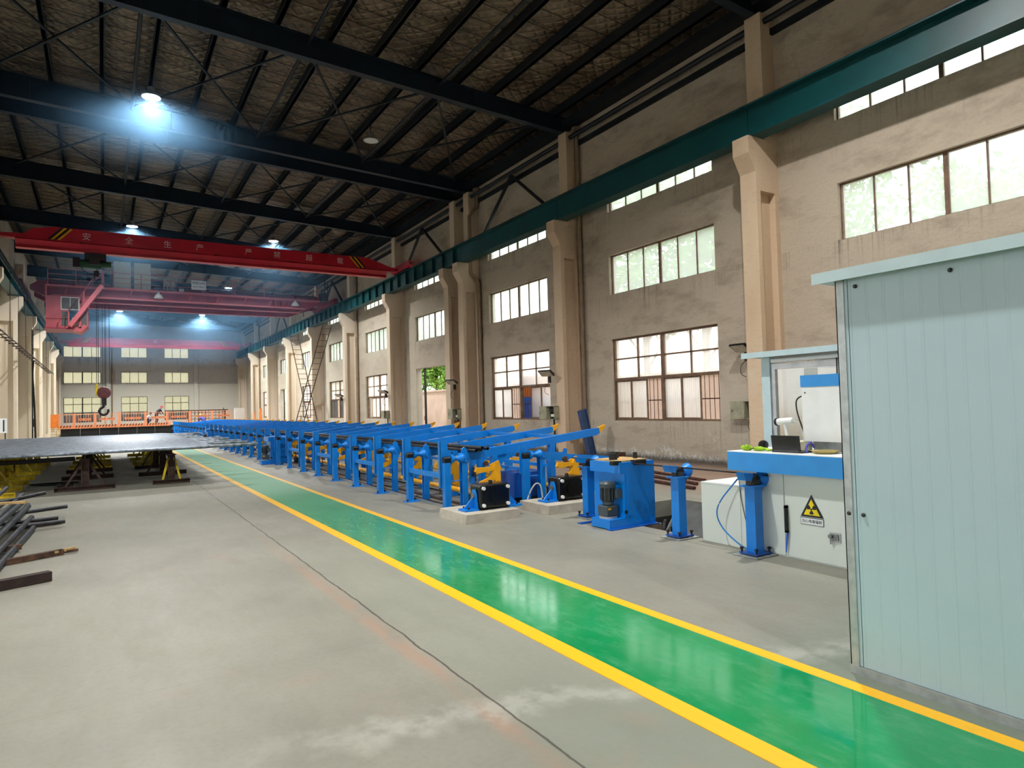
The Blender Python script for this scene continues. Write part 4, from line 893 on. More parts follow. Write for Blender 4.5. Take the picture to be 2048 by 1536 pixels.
for a0 in (90, 210, 330):
    a0 += 180; pts = [(cyy+R*math.cos(math.radians(a)), cz+R*math.sin(math.radians(a))) for R, rg in ((.014, range(a0-30, a0+31, 10)), (.048, range(a0+30, a0-31, -10))) for a in rg]
    part('sign_blade', MB().prism(pts, 'x', -.024, -.021), 'ink', sg)
pb = part('sign_plate', MB().box(-.016, 3.785, .362, -.012, 4.03, .432), 'ink', t); part('sign_plate_field', MB().box(-.018, 3.79, .367, -.016, 4.025, .427), 'sign_white', pb)
text('sign_text', '当心电离辐射', .036, 'ink', pb, (-.0185, 3.907, .397), FACE_NX, .001)
lk = part('door_lock', MB().box(-.02, 3.62, .24, -.012, 3.73, .325), 'galv', t); part('lock_barrel', MB().cyl((-.05, 3.71, .29), (-.02, 3.71, .29), .02, n=12), 'steel', lk, True); part('lock_hasp', MB().box(-.03, 3.64, .255, -.02, 3.70, .31), 'steel', lk); part('key', MB().box(-.04, 3.705, .215, -.037, 3.715, .275), 'steel', lk)
hd = part('door_handle', MB().box(-.05, 4.165, .26, -.02, 4.19, .52).box(-.05, 4.165, .5, -.012, 4.19, .525).box(-.05, 4.165, .255, -.012, 4.19, .275), 'rubber', t)
part('blue_ribbon', MB().prism([(4.16, .25), (4.18, .26), (4.20, .06), (4.19, .05)], 'x', -.035, -.03), 'sack_blue', hd)
tag(t, 'white cabinet with yellow and black radiation sign, under the blue worktop', 'cabinet')
t = empty('worktop', (5.70, 0, .855)); part('slab', MB().box(.01, 2.6, 0, 1.07, 4.80, .185), 'slab_blue', t); part('surface', MB().box(.0, 2.6, .185, 1.08, 4.81, .192), 'white', t); part('front_edge', MB().box(0, 2.6, -.01, .01, 4.81, .185), 'slab_blue', t)
tag(t, 'thick light blue worktop with pale surface over the white cabinet', 'worktop')
TZ = 1.047
tag(part('blue_hose', MB().tube(hose([(5.79, 4.76, .74), (5.74, 4.95, .5), (5.7, 4.98, .35), (5.7, 4.9, .2), (5.7, 4.7, .07), (5.7, 4.55, .02)]), .008, 6), 'cable_blue', None, True), 'thin blue hose hanging down the white cabinet beside the roller post', 'hose')
tag(part('grey_cable', MB().tube(hose([(5.80, 4.75, .74), (5.795, 4.72, .5), (5.79, 4.66, .25), (5.79, 4.66, .1)]), .004, 6), 'cable', None, True), 'thin dark cable hanging down the white cabinet', 'cable')
t = empty('laptop', (5.86, 4.2, TZ)); part('screen_lid', MB().prism([(0, .012), (-.02, .17), (-.008, .172), (.012, .012)], 'y', -.16, .16), 'laptop', t); part('keyboard_base', MB().box(-.01, -.185, 0, .2, .16, .014), 'laptop', t); part('hinge', MB().cyl((.0, -.14, .014), (.0, .14, .014), .007, n=8), 'steel', t)
tag(t, 'open black laptop seen from behind on the blue worktop', 'laptop')
t = empty('security_camera', (6.1, 4.37, TZ)); part('stand_box', MB().box(-.06, -.2, 0, .15, .06, .10), 'cream', t)
part('base_disc', MB().cyl((0, -.02, .10), (0, -.02, .112), .04, n=18), 'white', t, True); part('arm', MB().cyl((0, -.02, .112), (0, 0, .26), .018, n=10), 'white', t, True); part('joint', MB().cyl((0, 0, .25), (0, 0, .275), .022, n=12), 'white', t, True)
part('camera_body', MB().lathe([(.036, -.085), (.038, .075), (.028, .09)], (0, 0, .305), (0, -1, .06), 16), 'white', t, True); part('camera_hood', MB().lathe([(.032, -.115), (.041, -.11), (.041, -.085)], (0, 0, .305), (0, -1, .06), 16), 'rubber', t, True); part('camera_cable', MB().tube(hose([(0, -.085, .31), (.02, -.14, .28), (.03, -.18, .16), (.03, -.19, .1)]), .005, 6), 'cable_white', t, True)
tag(t, 'white bullet security camera on a cream stand box behind the laptop', 'camera')
t = empty('white_machine', (6.15, 3.42, TZ)); part('body', MB().box(0, -.5, .1, .5, .78, .66), 'white', t); part('blue_top', MB().box(-.006, -.5, .66, .5, .786, .78), 'slab_blue', t)
part('feet', MB().box(.05, -.4, 0, .1, .7, .1).box(.4, -.4, 0, .45, .7, .1), 'galv', t); part('blue_fan', MB().cyl((.22, .2, .78), (.22, .2, .86), .16, n=24), 'blue_deep', t, True); part('fan_guard', MB().box(.05, .06, .93, .4, .42, .94).box(.05, .41, .78, .06, .42, .94).box(.05, .06, .78, .06, .07, .94).box(.39, .41, .78, .4, .42, .94), 'rubber', t); part('pipe', MB().cyl((.3, .22, .93), (.3, .22, 1.2), .035, n=12), 'white', t, True)
part('screw', MB().cyl((-.004, .74, .6), (0, .74, .6), .008, n=8), 'black', t)
tag(t, 'white boxy machine with light blue top on the worktop beside the shed', 'machine')
tag(part('machine_cable', MB().tube(hose([(6.3, 4.2, 1.60), (6.3, 4.31, 1.61), (6.3, 4.37, 1.55), (6.3, 4.35, 1.4), (6.3, 4.26, 1.15), (6.28, 4.21, 1.06)]), .008, 6), 'cable', None, True), 'black plug cable curving out of the white machine, outer loop', 'cable')
tag(part('machine_cable', MB().tube(hose([(6.33, 4.2, 1.55), (6.33, 4.27, 1.54), (6.33, 4.3, 1.45), (6.33, 4.27, 1.25), (6.33, 4.21, 1.07)]), .006, 6), 'cable', None, True), 'thin dark cable beside the white machine, inner loop', 'cable')
# crumpled green glove, wicker tray, ring
rng = np.random.default_rng(4); mb = MB()
def clump(c, rx, ry, rz, seed, n=10, m=7):
    g = np.random.default_rng(seed); vs = []; 
    for i in range(m):
        th = PI*(i+.5)/m
        for j in range(n):
            ph = 2*PI*j/n; k = 1+g.uniform(-.28, .28); vs.append((c[0]+rx*k*math.sin(th)*math.cos(ph), c[1]+ry*k*math.sin(th)*math.sin(ph), max(c[2]+.001, c[2]+rz*(1+math.cos(th))/2*2*k)))
    fs = [(i*n+j, i*n+(j+1) % n, (i+1)*n+(j+1) % n, (i+1)*n+j) for i in range(m-1) for j in range(n)]+[tuple(range(n)), tuple(range(m*n-1, (m-1)*n-1, -1))]
    return MB().add(vs, fs)
t = empty('work_gloves', (5.86, 4.6, TZ)); part('glove', clump((0, .07, 0), .05, .07, .03, 2), 'cloth_green', t, True); part('glove', clump((.02, -.06, 0), .04, .08, .02, 5), 'cloth_green', t, True)
for j in range(3): part('finger', MB().tube([(.0, -.1-.01*j, .02), (.01+.02*j, -.15, .03-.008*j), (.0+.03*j, -.19, .012)], .011, 6), 'cloth_green', t, True)
tag(t, 'crumpled lime green work gloves at the end of the blue worktop', 'gloves')
tag(part('tape_ring', MB().lathe([(.03, 0), (.05, 0), (.05, .04), (.03, .04), (.03, 0)], (6.05, 4.62, TZ+.05), (1, .4, 0), 18), 'rubber', None, True), 'small dark ring standing behind the green gloves', 'ring')
tag(part('wicker_tray', MB().lathe([(.1, 0), (.13, .03), (.12, .03), (.09, .008)], (5.98, 3.85, TZ), (0, 0, 1), 20), 'wicker', None, True), 'shallow straw tray under the white machine', 'tray')
tag(part('purple_ribbon', MB().tube(hose([(5.9, 4.0, TZ+.01), (5.93, 4.02, TZ+.06), (5.97, 4.0, TZ+.1), (6.0, 3.98, TZ+.05)]), .012, 6), 'shirt_purple', None, True), 'purple cord lying next to the laptop', 'cord')

# ================================================================== GLAZED BOOTH
t = empty('control_booth', (7.1, 0, 0))
part('roof', MB().box(-.16, 1.6, 2.12, 1.9, 5.56, 2.17), 'shed_trim', t); part('roof_fascia', MB().box(-.17, 1.6, 2.11, -.15, 5.57, 2.18), 'shed_trim', t)
part('corner_post', MB().box(0, 5.28, .0, .1, 5.40, 2.12), 'shed_trim', t); part('corner_post', MB().box(1.7, 5.28, 0, 1.8, 5.4, 2.12), 'shed_trim', t)
part('lower_wall', MB().box(.02, 1.6, 0, .08, 5.28, 1.05), 'shed', t); part('end_wall', MB().box(.1, 5.32, 0, 1.7, 5.36, .95), 'shed', t)
part('light_tube', MB().cyl((-.06, 2, 2.06), (-.06, 5.2, 2.06), .025, n=10), 'white', t, True)
wf = part('window_frame', MB().box(.02, 1.6, 1.96, .08, 5.28, 2.03).box(.02, 1.6, 1.05, .08, 5.28, 1.1).box(.02, 5.22, 1.1, .08, 5.28, 1.96).box(.02, 3.4, 1.1, .08, 3.46, 1.96), 'alu', t)
part('pane', MB().box(.045, 3.46, 1.1, .05, 5.22, 1.96), 'glass_clear', wf); part('pane', MB().box(.045, 1.6, 1.1, .05, 3.4, 1.96), 'glass_clear', wf)
ew = part('window_frame', MB().box(.1, 5.32, 2.0, 1.7, 5.36, 2.05).box(.1, 5.32, .95, 1.7, 5.36, 1.0), 'alu', t); part('pane', MB().box(.1, 5.335, 1.0, 1.7, 5.34, 2.0), 'glass_clear', ew)
for n, y in enumerate((4.75, 4.3)): part('notice_paper', MB().box(.05, y-.09, 1.82, .052, y+.09, 1.95), 'paper', t)
part('pull_cord', MB().cyl((.3, 4.95, 1.85), (.3, 4.95, 2.1), .01, n=6), 'cable_white', t)
tag(t, 'glazed control booth with flat pale roof behind the worktop', 'booth')

# ================================================================== SANDWICH PANEL SHED
t = empty('panel_shed', (3.68, 0, 0)); H = 2.28
def panel(w):
    pts = [(.05, 0), (.05, w)]; n = int(round(w/.094)); prof = []
    for i in range(n):
        y0 = w*i/n; d = w/n; prof += [(.0, y0+.001), (.0, y0+d*.80), (-.002, y0+d*.86), (-.002, y0+d*.93), (.0, y0+d)]
    return MB().prism([(.05, 0), (.05, w)]+prof[::-1], 'z', .05, H)
seams = [2.25, 2.19, 1.31, .43, -.45, -1.33]
for a, b in zip(seams, seams[1:]): part('wall_panel', panel(a-b-.004), 'shed', t, False, (0, b+.002, 0))
part('end_panel', MB().box(.05, 2.20, .05, 1.8, 2.25, H), 'shed', t); part('back_panel', MB().box(1.75, -1.33, .05, 1.8, 2.2, H), 'shed', t); part('rear_panel', MB().box(.05, -1.33, .05, 1.75, -1.28, H), 'shed', t)
part('corner_angle', MB().box(-.006, 2.212, 0, .0, 2.262, H).box(-.006, 2.256, 0, .05, 2.262, H), 'galv', t)
part('base_channel', MB().box(-.012, -1.33, 0, .06, 2.265, .048).box(.06, 2.2, 0, 1.8, 2.265, .048), 'galv', t)
part('roof', MB().box(-.075, -1.4, H, 1.9, 2.36, H+.04), 'shed_trim', t); part('roof_fascia', MB().box(-.085, -1.4, H-.012, -.075, 2.36, H+.052), 'shed_trim', t)
sm_ = MB().lathe([(.012, 0), (.012, .006), (.006, .012)], (0, 0, 0), (-1, 0, 0), 8).mesh('screw', 'black')
for y, z in ((2.14, H-.05), (1.64, H-.05), (1.31, H-.05), (2.235, .92), (2.15, .92)): link('screw', sm_, t, (-.004, y, z))
tag(t, 'pale blue grey sandwich panel shed filling the right foreground', 'shed')

# ================================================================== THINGS ON AND BY THE WINDOWED WALL
def floodlight(x, y, z, rz, label):
    t = empty('floodlight', (x, y, z), rz)
    hd = part('head', MB().prism([(-.16, .06), (-.13, .10), (.16, -.02), (.13, -.09)], 'y', -.22, .22), 'black', t); part('glass', MB().prism([(-.145, .045), (-.15, .052), (.115, -.087), (.11, -.094)], 'y', -.19, .19), 'paper', hd)
    part('bracket', MB().box(.12, -.2, -.06, .16, .2, .02).box(.15, -.03, -.3, .275, .03, -.04), 'black', t); part('flex', MB().tube(hose([(.16, 0, -.3), (.14, .12, -.42), (.16, .14, -.6), (.19, .02, -.68)]), .008, 6), 'cable', t, True)
    return tag(t, label, 'floodlight', 'floodlights fixed to the columns')
def ebox(x, y, z, rz, label, sz=(.42, .42)):
    w_, h_ = sz; t = empty('electric_box', (x, y, z), rz)
    part('case', MB().box(0, -w_/2, 0, .015, w_/2, h_).box(-.17, -w_/2, 0, 0, -w_/2+.012, h_).box(-.17, w_/2-.012, 0, 0, w_/2, h_).box(-.17, -w_/2, 0, 0, w_/2, .012).box(-.17, -w_/2, h_-.012, 0, w_/2, h_), 'ebox', t)
    part('backplate', MB().box(-.02, -w_/2+.012, .012, 0, w_/2-.012, h_-.012), 'black', t); part('breaker', MB().box(-.09, -.1, .08, -.02, .08, .16), 'white', t); part('breaker', MB().box(-.09, -.08, .22, -.02, .1, .34), 'rubber', t)
    d = part('door', MB().box(-.185, w_/2, 0, -.17, w_/2+.40, h_), 'ebox', t); part('door_handle', MB().box(-.195, w_/2+.33, h_*.4, -.185, w_/2+.345, h_*.52), 'black', d)
    part('conduit', MB().tube([(-.06, -.04, .012), (-.06, -.06, -.25), (-.05, -.05, -.7), (-.05, -.05, -z)], .028, 8), 'cable', t, True)
    part('loose_wire', MB().tube(hose([(-.1, .1, 0), (-.12, .16, -.15), (-.1, .1, -.3), (-.06, 0, -.33)]), .006, 6), 'cable', t, True)
    return tag(t, label, 'electric box', 'open electric boxes on the wall')
floodlight(12.72, 10.22, 2.80, 0, 'black floodlight on the nearest column above an open electric box'); floodlight(11.9, 17.05, 2.58, .5, 'floodlight on the column with the leaning blue beam'); floodlight(11.9, 23.75, 2.6, .5, 'floodlight on the joined columns beside the open doorway'); floodlight(11.9, 31.4, 2.45, .5, 'floodlight on the first column past the open doorway'); floodlight(11.9, 38.7, 2.45, .5, 'small floodlight on the second column past the doorway')
ebox(12.98, 10.05, 1.13, 0, 'open cream electric box under the nearest floodlight'); ebox(12.2, 17.08, 1.12, 0, 'open cream electric box beside the leaning blue beam'); ebox(12.2, 23.75, 1.1, 0, 'open cream electric box beside the open doorway'); ebox(12.2, 31.5, 1.1, 0, 'grey electric box on the first column past the doorway', (.3, .4))
tag(part('flood_conduit', MB().cyl((12.97, 10.05, 1.55), (12.97, 10.05, 2.05), .012, n=6), 'cable'), 'thin conduit between the nearest floodlight and electric box', 'conduit')
t = empty('leaning_beam', (12.0, 15.55, 0)); ch = MB().box(-.14, -.05, 0, .14, .05, 1.42); b_ = part('channel', ch, 'sheet_blue', t); b_.rotation_euler = (math.radians(-3), math.radians(-13), .2); b_.location = (.5, .1, .02)
part('channel_lip', MB().box(-.14, -.09, 0, -.12, -.05, 1.42).box(.12, -.09, 0, .14, -.05, 1.42), 'sheet_blue', b_)
tag(t, 'dark blue channel beam leaning against the column', 'beam')
tag(part('timber_block', MB().box(12.35, 14.4, 0, 12.75, 14.6, .16), 'timber'), 'short timber block at the foot of the leaning blue beam', 'timber')
tag(part('blue_bundle', MB().box(13.6, 19.7, -.05, 13.95, 21.2, 1.9), 'sack_blue'), 'blue sheet standing outside behind the barred window', 'sheet')
tag(part('yellow_board', MB().box(13.6, 19.75, 1.9, 13.95, 21.15, 2.7), 'orange'), 'orange board above the blue sheet outside the barred window', 'board')
# crossed ladders
def ladder(p, q, wd, n, label, dy):
    t = empty('ladder', p); P = Vector((0, 0, 0)); Q = Vector(q)-Vector(p); wv = Vector(dy)*wd/2
    for s in (-1, 1): part('stile', MB().bar(P+wv*s, Q+wv*s, .035, .07), 'brown_steel', t)
    for i in range(n):
        c = P+(Q-P)*((i+.6)/n); part('rung', MB().cyl(c-wv, c+wv, .016, n=6), 'brown_steel', t)
    return tag(t, label, 'ladder', 'crossed steel ladders')
ladder((11.45, 47.2, 0), (11.75, 40.4, 6.8), .55, 20, 'dark steel ladder leaning toward the viewer over the crossing one', (1, .1, 0))
ladder((11.75, 43.3, 0), (11.75, 48.8, 7.2), .6, 20, 'steel ladder rising to the runway beam behind the other ladder', (1, .1, 0))
t = empty('ladder_cart', (11.3, 46.4, 0)); part('toolbox', MB().box(-.2, -.3, .0, .2, .3, .5), 'black', t); part('hoop', MB().tube([(.3, -.3, 0), (.3, -.3, 1.0), (.3, .1, 1.3), (.3, .3, 0)], .02, 6), 'rust', t); tag(t, 'black toolbox with rusty hoop at the foot of the ladders', 'toolbox')
t = empty('white_board', (10.3, 60.5, 0)); part('panel', MB().box(-.02, -2.2, .6, .02, .0, 2.0).box(-.03, -2.2, 1.95, .03, 0, 2.0), 'white', t); part('leg', MB().box(-.03, -2.1, 0, .03, -2.04, .6), 'galv', t); part('leg', MB().box(-.03, -.2, 0, .03, -.14, .6), 'galv', t)
t.rotation_euler = (0, 0, math.radians(-30)); tag(t, 'large white panel standing beyond the far end of the blue racks', 'panel')
t = empty('orange_post_frame', (11.6, 60.2, 0)); part('post', MB().box(-.08, -.08, 0, .08, .08, 1.9), 'orange', t); part('post', MB().box(-.6, -.05, 0, -.5, .05, 1.6), 'fence_orange', t); part('brace', MB().box(-.6, -.03, .8, .08, .03, .95), 'orange', t); tag(t, 'orange steel post frame beside the large white panel', 'frame')

# ================================================================== TUBE BED ON TRESTLES
def trestle(mats, wide=1.12):
    t = empty('trestle'); mb_, mp, mg = mats
    part('base_beam', MB().box(-wide/2, -.07, 0, wide/2, .07, .015).box(-wide/2, -.01, .015, wide/2, .01, .085).box(-wide/2, -.07, .085, wide/2, .07, .1).box(-wide/2, -.07, 0, -wide/2+.012, .07, .1).box(wide/2-.012, -.07, 0, wide/2, .07, .1), mb_, t)
    part('post', MB().box(-.075, -.07, .1, -.06, .07, .66).box(.06, -.07, .1, .075, .07, .66).box(-.06, -.008, .1, .06, .008, .66), mp, t)
    part('head_plate', MB().box(-.1, -.1, .66, .1, .1, .675), mp, t)
    for s in (-1, 1): part('diagonal_brace', MB().bar((s*.06, 0, .6), (s*(wide/2-.2), 0, .1), .05, .045), mg, t)
    return t
BR = ('brown_steel', 'brown_steel', 'brown_steel'); YL = ('yellow_dirty', 'yellow_dirty', 'yellow_dirty'); MX = ('brown_steel', 'brown_steel', 'yellow_dirty')
protos = {'b': trestle(BR), 'y': trestle(YL), 'm': trestle(MX, .76)}; ptree = {k: treeof(v) for k, v in protos.items()}; fu = set()
TR = []
for r_, (x, ys, ks) in enumerate(((-2.1, (16.75, 18.2, 19.7, 21.2, 23.0, 24.8, 27.0, 29.6), 'yyyyyyyy'), (-.36, (17.15, 20.1, 22.5, 24.5, 27.0, 29.8), 'bbbyyy'), (1.32, (17.2, 19.85, 22.6, 24.3, 27.0, 29.8), 'mbbyyy'))):
    for i, (y, k) in enumerate(zip(ys, ks)): TR.append((x, y, k, r_, i))
RN = ('column side row', 'middle row', 'walkway side row')
KN = {'b': 'brown steel', 'y': 'dirty yellow steel', 'm': 'brown steel trestle with yellow braces as'}
for x, y, k, r_, i in TR:
    o = protos[k] if k not in fu else dup(protos[k], (x, y, 0), tree=ptree[k]); fu.add(k); o.location = (x, y, 0)
    tag(o, '%s trestle under the tube bed, %s, %s from the viewer' % ({'b': 'brown', 'y': 'dirty yellow', 'm': 'yellow braced brown'}[k], RN[r_], ordn(i)), 'trestle', 'trestles under the tube bed')
for x, y0, y1, lab in ((-2.1, 16.55, 30.3, RN[0]), (-.36, 16.95, 30.3, RN[1]), (1.32, 17.0, 30.3, RN[2])):
    tag(part('bearer_beam', MB().box(x-.06, y0, .675, x+.06, y1, .69).box(x-.008, y0, .69, x+.008, y1, .775).box(x-.06, y0, .775, x+.06, y1, .79), 'brown_steel'), 'dark bearer beam lying on the trestles, '+lab, 'beam')
rng = np.random.default_rng(11); TR_ = .036; y = 16.72; n = 0
L0 = 5.6; bt = MB(); 
def xtube(L, r, mat):
    n_ = 10; vs = []; fs = []; prof = [(r*.7, .2), (r*.7, 0), (r, 0), (r, L), (r*.7, L), (r*.7, L-.2)]
    for rr, l in prof: vs += [(l, rr*math.cos(2*PI*i/n_), rr*math.sin(2*PI*i/n_)) for i in range(n_)]
    for k in range(5): fs += [(k*n_+i, (k+1)*n_+i, (k+1)*n_+(i+1) % n_, k*n_+(i+1) % n_) for i in range(n_)]
    fs += [tuple(range(n_)), tuple(range(6*n_-1, 5*n_-1, -1))]
    return MB().add(vs, fs).mesh('steel_tube', mat, True)
tubes = [xtube(L, TR_, 'tube_bright') for L in (5.3, 5.6, 5.9, 6.2, 6.6)]
while y < 30.2:
    q = rng.integers(5); L = (5.3, 5.6, 5.9, 6.2, 6.6)[q]; xr = rng.choice([2.0, 2.1, 2.15, 2.2, 2.5, 2.8, 3.2], p=[.2, .25, .2, .15, .1, .06, .04])
    if n < 6: xr = (2.02, 2.05, 2.6, 2.15, 3.2, 2.5)[n]
    o = link('steel_tube', tubes[q], None, (xr-L, y, .79+TR_)); o.rotation_euler.z = float(rng.normal(0, .002))
    edge = n == 0
    tag(o, 'grey steel tube at the viewer-side edge of the tube bed' if edge else 'grey steel tube lying in the wide tube bed on trestles', 'tube', None if edge else 'grey tubes on the trestles')
    y += TR_*2+.002+(.012 if rng.random() < .25 else 0); n += 1
# plastic wrap bits and strap bundles hanging under the bed
for j in range(5):
    tag(part('under_tube', MB().cyl((-2.6+j*.03, 17.3+j*.09, .70-.02*j), (-.55, 17.3+j*.09, .72-.02*j), .018, n=8), 'pipe_dark', None, True), 'thin dark tube tucked under the tube bed, %s from the viewer' % ordn(j), 'tube', 'thin tubes under the tube bed')
tag(part('cable_coil', MB().tube(hose([(-1.4, 19.1, .02), (-.9, 18.9, .02), (-.55, 19.2, .02), (-1.0, 19.4, .02), (-1.5, 19.2, .03)]), .02, 6), 'cable', None, True), 'black cable loop on the floor under the tube bed', 'cable')
tag(part('dark_cloth', clump((-.75, 17.9, 0), .16, .25, .05, 9), 'timber_dark', None, True), 'dark rag heap at the foot of the middle trestle', 'rag')

# ================================================================== BAR PILE AND TIMBERS AT THE LEFT EDGE
BP = [((-1.1, 7.0, .10), (-.93, 12.2, .12)), ((-1.15, 7.2, .17), (-1.03, 13.0, .2)), ((-1.2, 7.4, .10), (-1.12, 14.0, .12)), ((-1.3, 7.6, .18), (-1.25, 14.65, .24)), ((-1.4, 8, .1), (-1.31, 14.3, .1)), ((-1.55, 8, .2), (-1.57, 15.6, .3)), ((-1.25, 7.1, .25), (-1.08, 12.7, .30)), ((-1.6, 8, .12), (-1.5, 14.9, .12)), ((-1.02, 6.9, .06), (-.86, 11.6, .05)), ((-1.75, 8, .2), (-1.75, 15, .25))]
for n, (a, b) in enumerate(BP): tag(part('steel_bar', MB().cyl(a, b, .036, n=10), 'bar_dark', None, True), 'dark grey round bar in the loose pile, %s laid from the tube bed side' % ordn(n), 'bar', 'dark bars in the loose pile')
for n, (a, b) in enumerate((((-2.6, 12.0, .12), (-.52, 12.9, .16)), ((-2.6, 12.9, .10), (-.88, 14.0, .3)), ((-2.5, 11.3, .16), (-.60, 12.0, .1)), ((-2.7, 11.0, .1), (-.50, 11.7, .08)))):
    tag(part('cross_bar', MB().cyl(a, b, .032, n=10), 'pipe_dark', None, True), 'black bar end poking crosswise out of the loose pile, %s from the tube bed' % ordn((1, 0, 2, 3)[n]), 'bar', 'black cross bars in the pile')
tag(part('pale_batten', MB().bar((-2.2, 11.9, .42), (-.93, 11.35, .44), .07, .03), 'timber_pale'), 'pale wooden batten laid over the bar pile', 'batten')
tag(part('rusty_batten', MB().bar((-2.4, 11.2, .035), (-.55, 12.05, .035), .06, .06), 'rust'), 'reddish batten on the floor under the bar pile', 'batten')
t = empty('split_plank', (0, 0, 0)); part('plank', MB().bar((-2.0, 8.55, .035), (-.42, 9.35, .035), .07, .06), 'timber', t); part('splinter', MB().bar((-.5, 9.28, .05), (-.30, 9.42, .05), .03, .03), 'timber_pale', t); part('splinter', MB().bar((-.5, 9.33, .03), (-.27, 9.38, .03), .025, .03), 'timber', t); tag(t, 'brown split plank on the floor with splintered end', 'plank')
tag(part('dark_timber', MB().bar((-2.2, 7.25, .05), (-.46, 7.95, .05), .1, .09), 'timber_dark'), 'dark square timber on the floor nearest the viewer', 'timber')
tag(part('timber_stub', MB().bar((-1.7, 9.6, .06), (-.86, 9.9, .06), .07, .06), 'timber'), 'short brown timber under the lower end of the bars', 'timber')
# ================================================================== LEFT SIDE SERVICES
t = empty('cable_ladder', (-3.1, 0, 4.65)); ya, yb = 22.0, 56.0
for x in (-.09, .09): part('side_rail', MB().box(x-.012, ya, .0, x+.012, yb, .04), 'brown_steel', t)
for j in range(28): part('rung', MB().box(-.2, ya+.6+j*1.2, .0, .12, ya+.64+j*1.2, .035), 'black', t)
for y in (25.5, 28.5, 32.0, 35, 38, 42, 46, 51, 55): part('hanger', MB().cyl((0, y, .04), (0, y, 2.75), .012, n=6), 'black', t)
tag(t, 'dark horizontal cable ladder hung on rods before the pale columns', 'cable ladder')
for n, y in enumerate((35.4, 49.4)):
    t = empty('wall_cabinet', (-3.75, y, .0)); part('case', MB().box(-.2, -.12, 1.0, .2, .12, 1.62), 'white', t)
    for x in (-.17, .13): part('stand_leg', MB().box(x, -.06, 0, x+.04, -.02, 1.0), 'black', t)
    part('slot', MB().box(.08, -.125, 1.06, .13, -.12, 1.56), 'black', t)
    tag(t, 'grey cabinet on legs between the pale columns, %s' % ('nearer one', 'farther one')[n], 'cabinet', 'grey cabinets by the columns')
t = empty('column_ladder', (-3.45, 46.0, 0))
for y in (-.2, .2): part('stile', MB().box(-.02, y-.015, 0, .02, y+.015, 7.2), 'black', t)
for j in range(20): part('rung', MB().cyl((0, -.2, .3+j*.35), (0, .2, .3+j*.35), .014, n=6), 'black', t)
part('thick_cable', MB().tube(hose([(.05, 0, 4.9), (.0, .1, 4.0), (.08, .0, 2.5), (.15, -.1, 0)]), .05, 8), 'cable', t, True)
tag(t, 'black ladder and thick cable running up a pale column', 'ladder')
tag(part('bus_bar', MB().box(-3.28, Y0, 7.9, -3.24, Y1, 7.93).box(-3.28, Y0, 7.75, -3.24, Y1, 7.78).box(-3.28, Y0, 7.6, -3.24, Y1, 7.63), 'black'), 'black crane conductor bars along the column side runway', 'conductor')

# ================================================================== FAR PLATFORM, FENCE AND WORKERS
PY = 62.0; DZ = .78
t = empty('work_platform', (0, PY, 0)); part('deck', MB().box(-3.0, 0, DZ-.06, 10.2, 8.0, DZ), 'galv', t); part('edge_beam', MB().box(-3.0, -.06, DZ-.1, 4.7, 0, DZ+.02), 'fence_orange', t)
for x in np.arange(-2.9, 10.2, 1.3): part('leg', MB().box(x, .3, 0, x+.12, .42, DZ-.06), 'black', t)
for x in np.arange(-2.9, 10.1, 1.3): part('dark_sheet', MB().box(x+.02, .25, 0, x+1.28, .28, DZ-.06), 'black', t)  # black sheets across the front under the deck
tag(t, 'orange edged work platform on black legs at the end of the hall', 'platform')
t = empty('platform_stair', (-3.45, PY-.9, 0))
for s in (-.42, .42): part('stringer', MB().bar((s, 0, .05), (s, .9, DZ), .04, .12), 'yellow', t)
for j in range(4): part('tread', MB().box(-.42, .0+j*.22, .1+j*.19, .42, .22+j*.22, .14+j*.19), 'wicker', t)
tag(t, 'short stair with pale treads up to the far platform', 'stair')
t = empty('orange_gate_panel', (-3.45, PY, DZ)); part('panel', MB().box(-.5, 0, 0, .45, .05, 1.05), 'orange', t); part('post', MB().box(-.56, -.02, -.7, -.48, .06, 1.05), 'yellow', t); tag(t, 'solid orange gate panel above the platform stair', 'gate')
FX = [-3.0, -2.0, -.62, 1.03, 2.9, 4.7, 6.55, 8.4, 10.2]
for i, (a, b) in enumerate(zip(FX, FX[1:])):
    yy = 0 if i < 5 else 3.5; t = empty('guard_panel', (a, PY+yy, DZ)); wd = b-a
    part('frame', MB().box(.06, -.015, 1.02, wd-.06, .015, 1.06).box(.06, -.015, .1, wd-.06, .015, .14), 'fence_orange', t)
    part('fence_post', MB().box(-.07, -.04, 0, .07, .04, 1.1), 'fence_orange', t)
    nb = max(4, int(wd/.17)); bm = MB().box(-.014, -.012, .14, .014, .012, 1.02).mesh('fence_bar', 'fence_orange')
    for j in range(nb): link('fence_bar', bm, t, (.1+(wd-.2)*j/(nb-1), 0, 0))
    if i > 0:
        sg = part('notice_board', MB().box(wd*.2, -.035, .52, wd*.82, -.015, .70), 'fence_orange', t); text('notice_text', '安全第一 预防为主', .12, 'rust', sg, (wd*.51, -.037, .61), FACE_NY, .001)
    if i < 5:
        kp = part('kick_plate', MB().box(0, -.09, -.02, wd, -.07, .16), 'fence_orange', t); n_ = int(wd/.22)
        hm = MB().prism([(0, .0), (.08, .0), (.16, .15), (.08, .15)], 'y', -.096, -.09).mesh('hazard_stripe', 'black')
        for j in range(n_): link('hazard_stripe', hm, kp, (.06+j*(wd-.2)/n_, 0, 0))
    tag(t, 'orange barred guard panel on the far platform, %s from the gate' % ordn(i), 'guard panel', 'guard panels of the far platform')
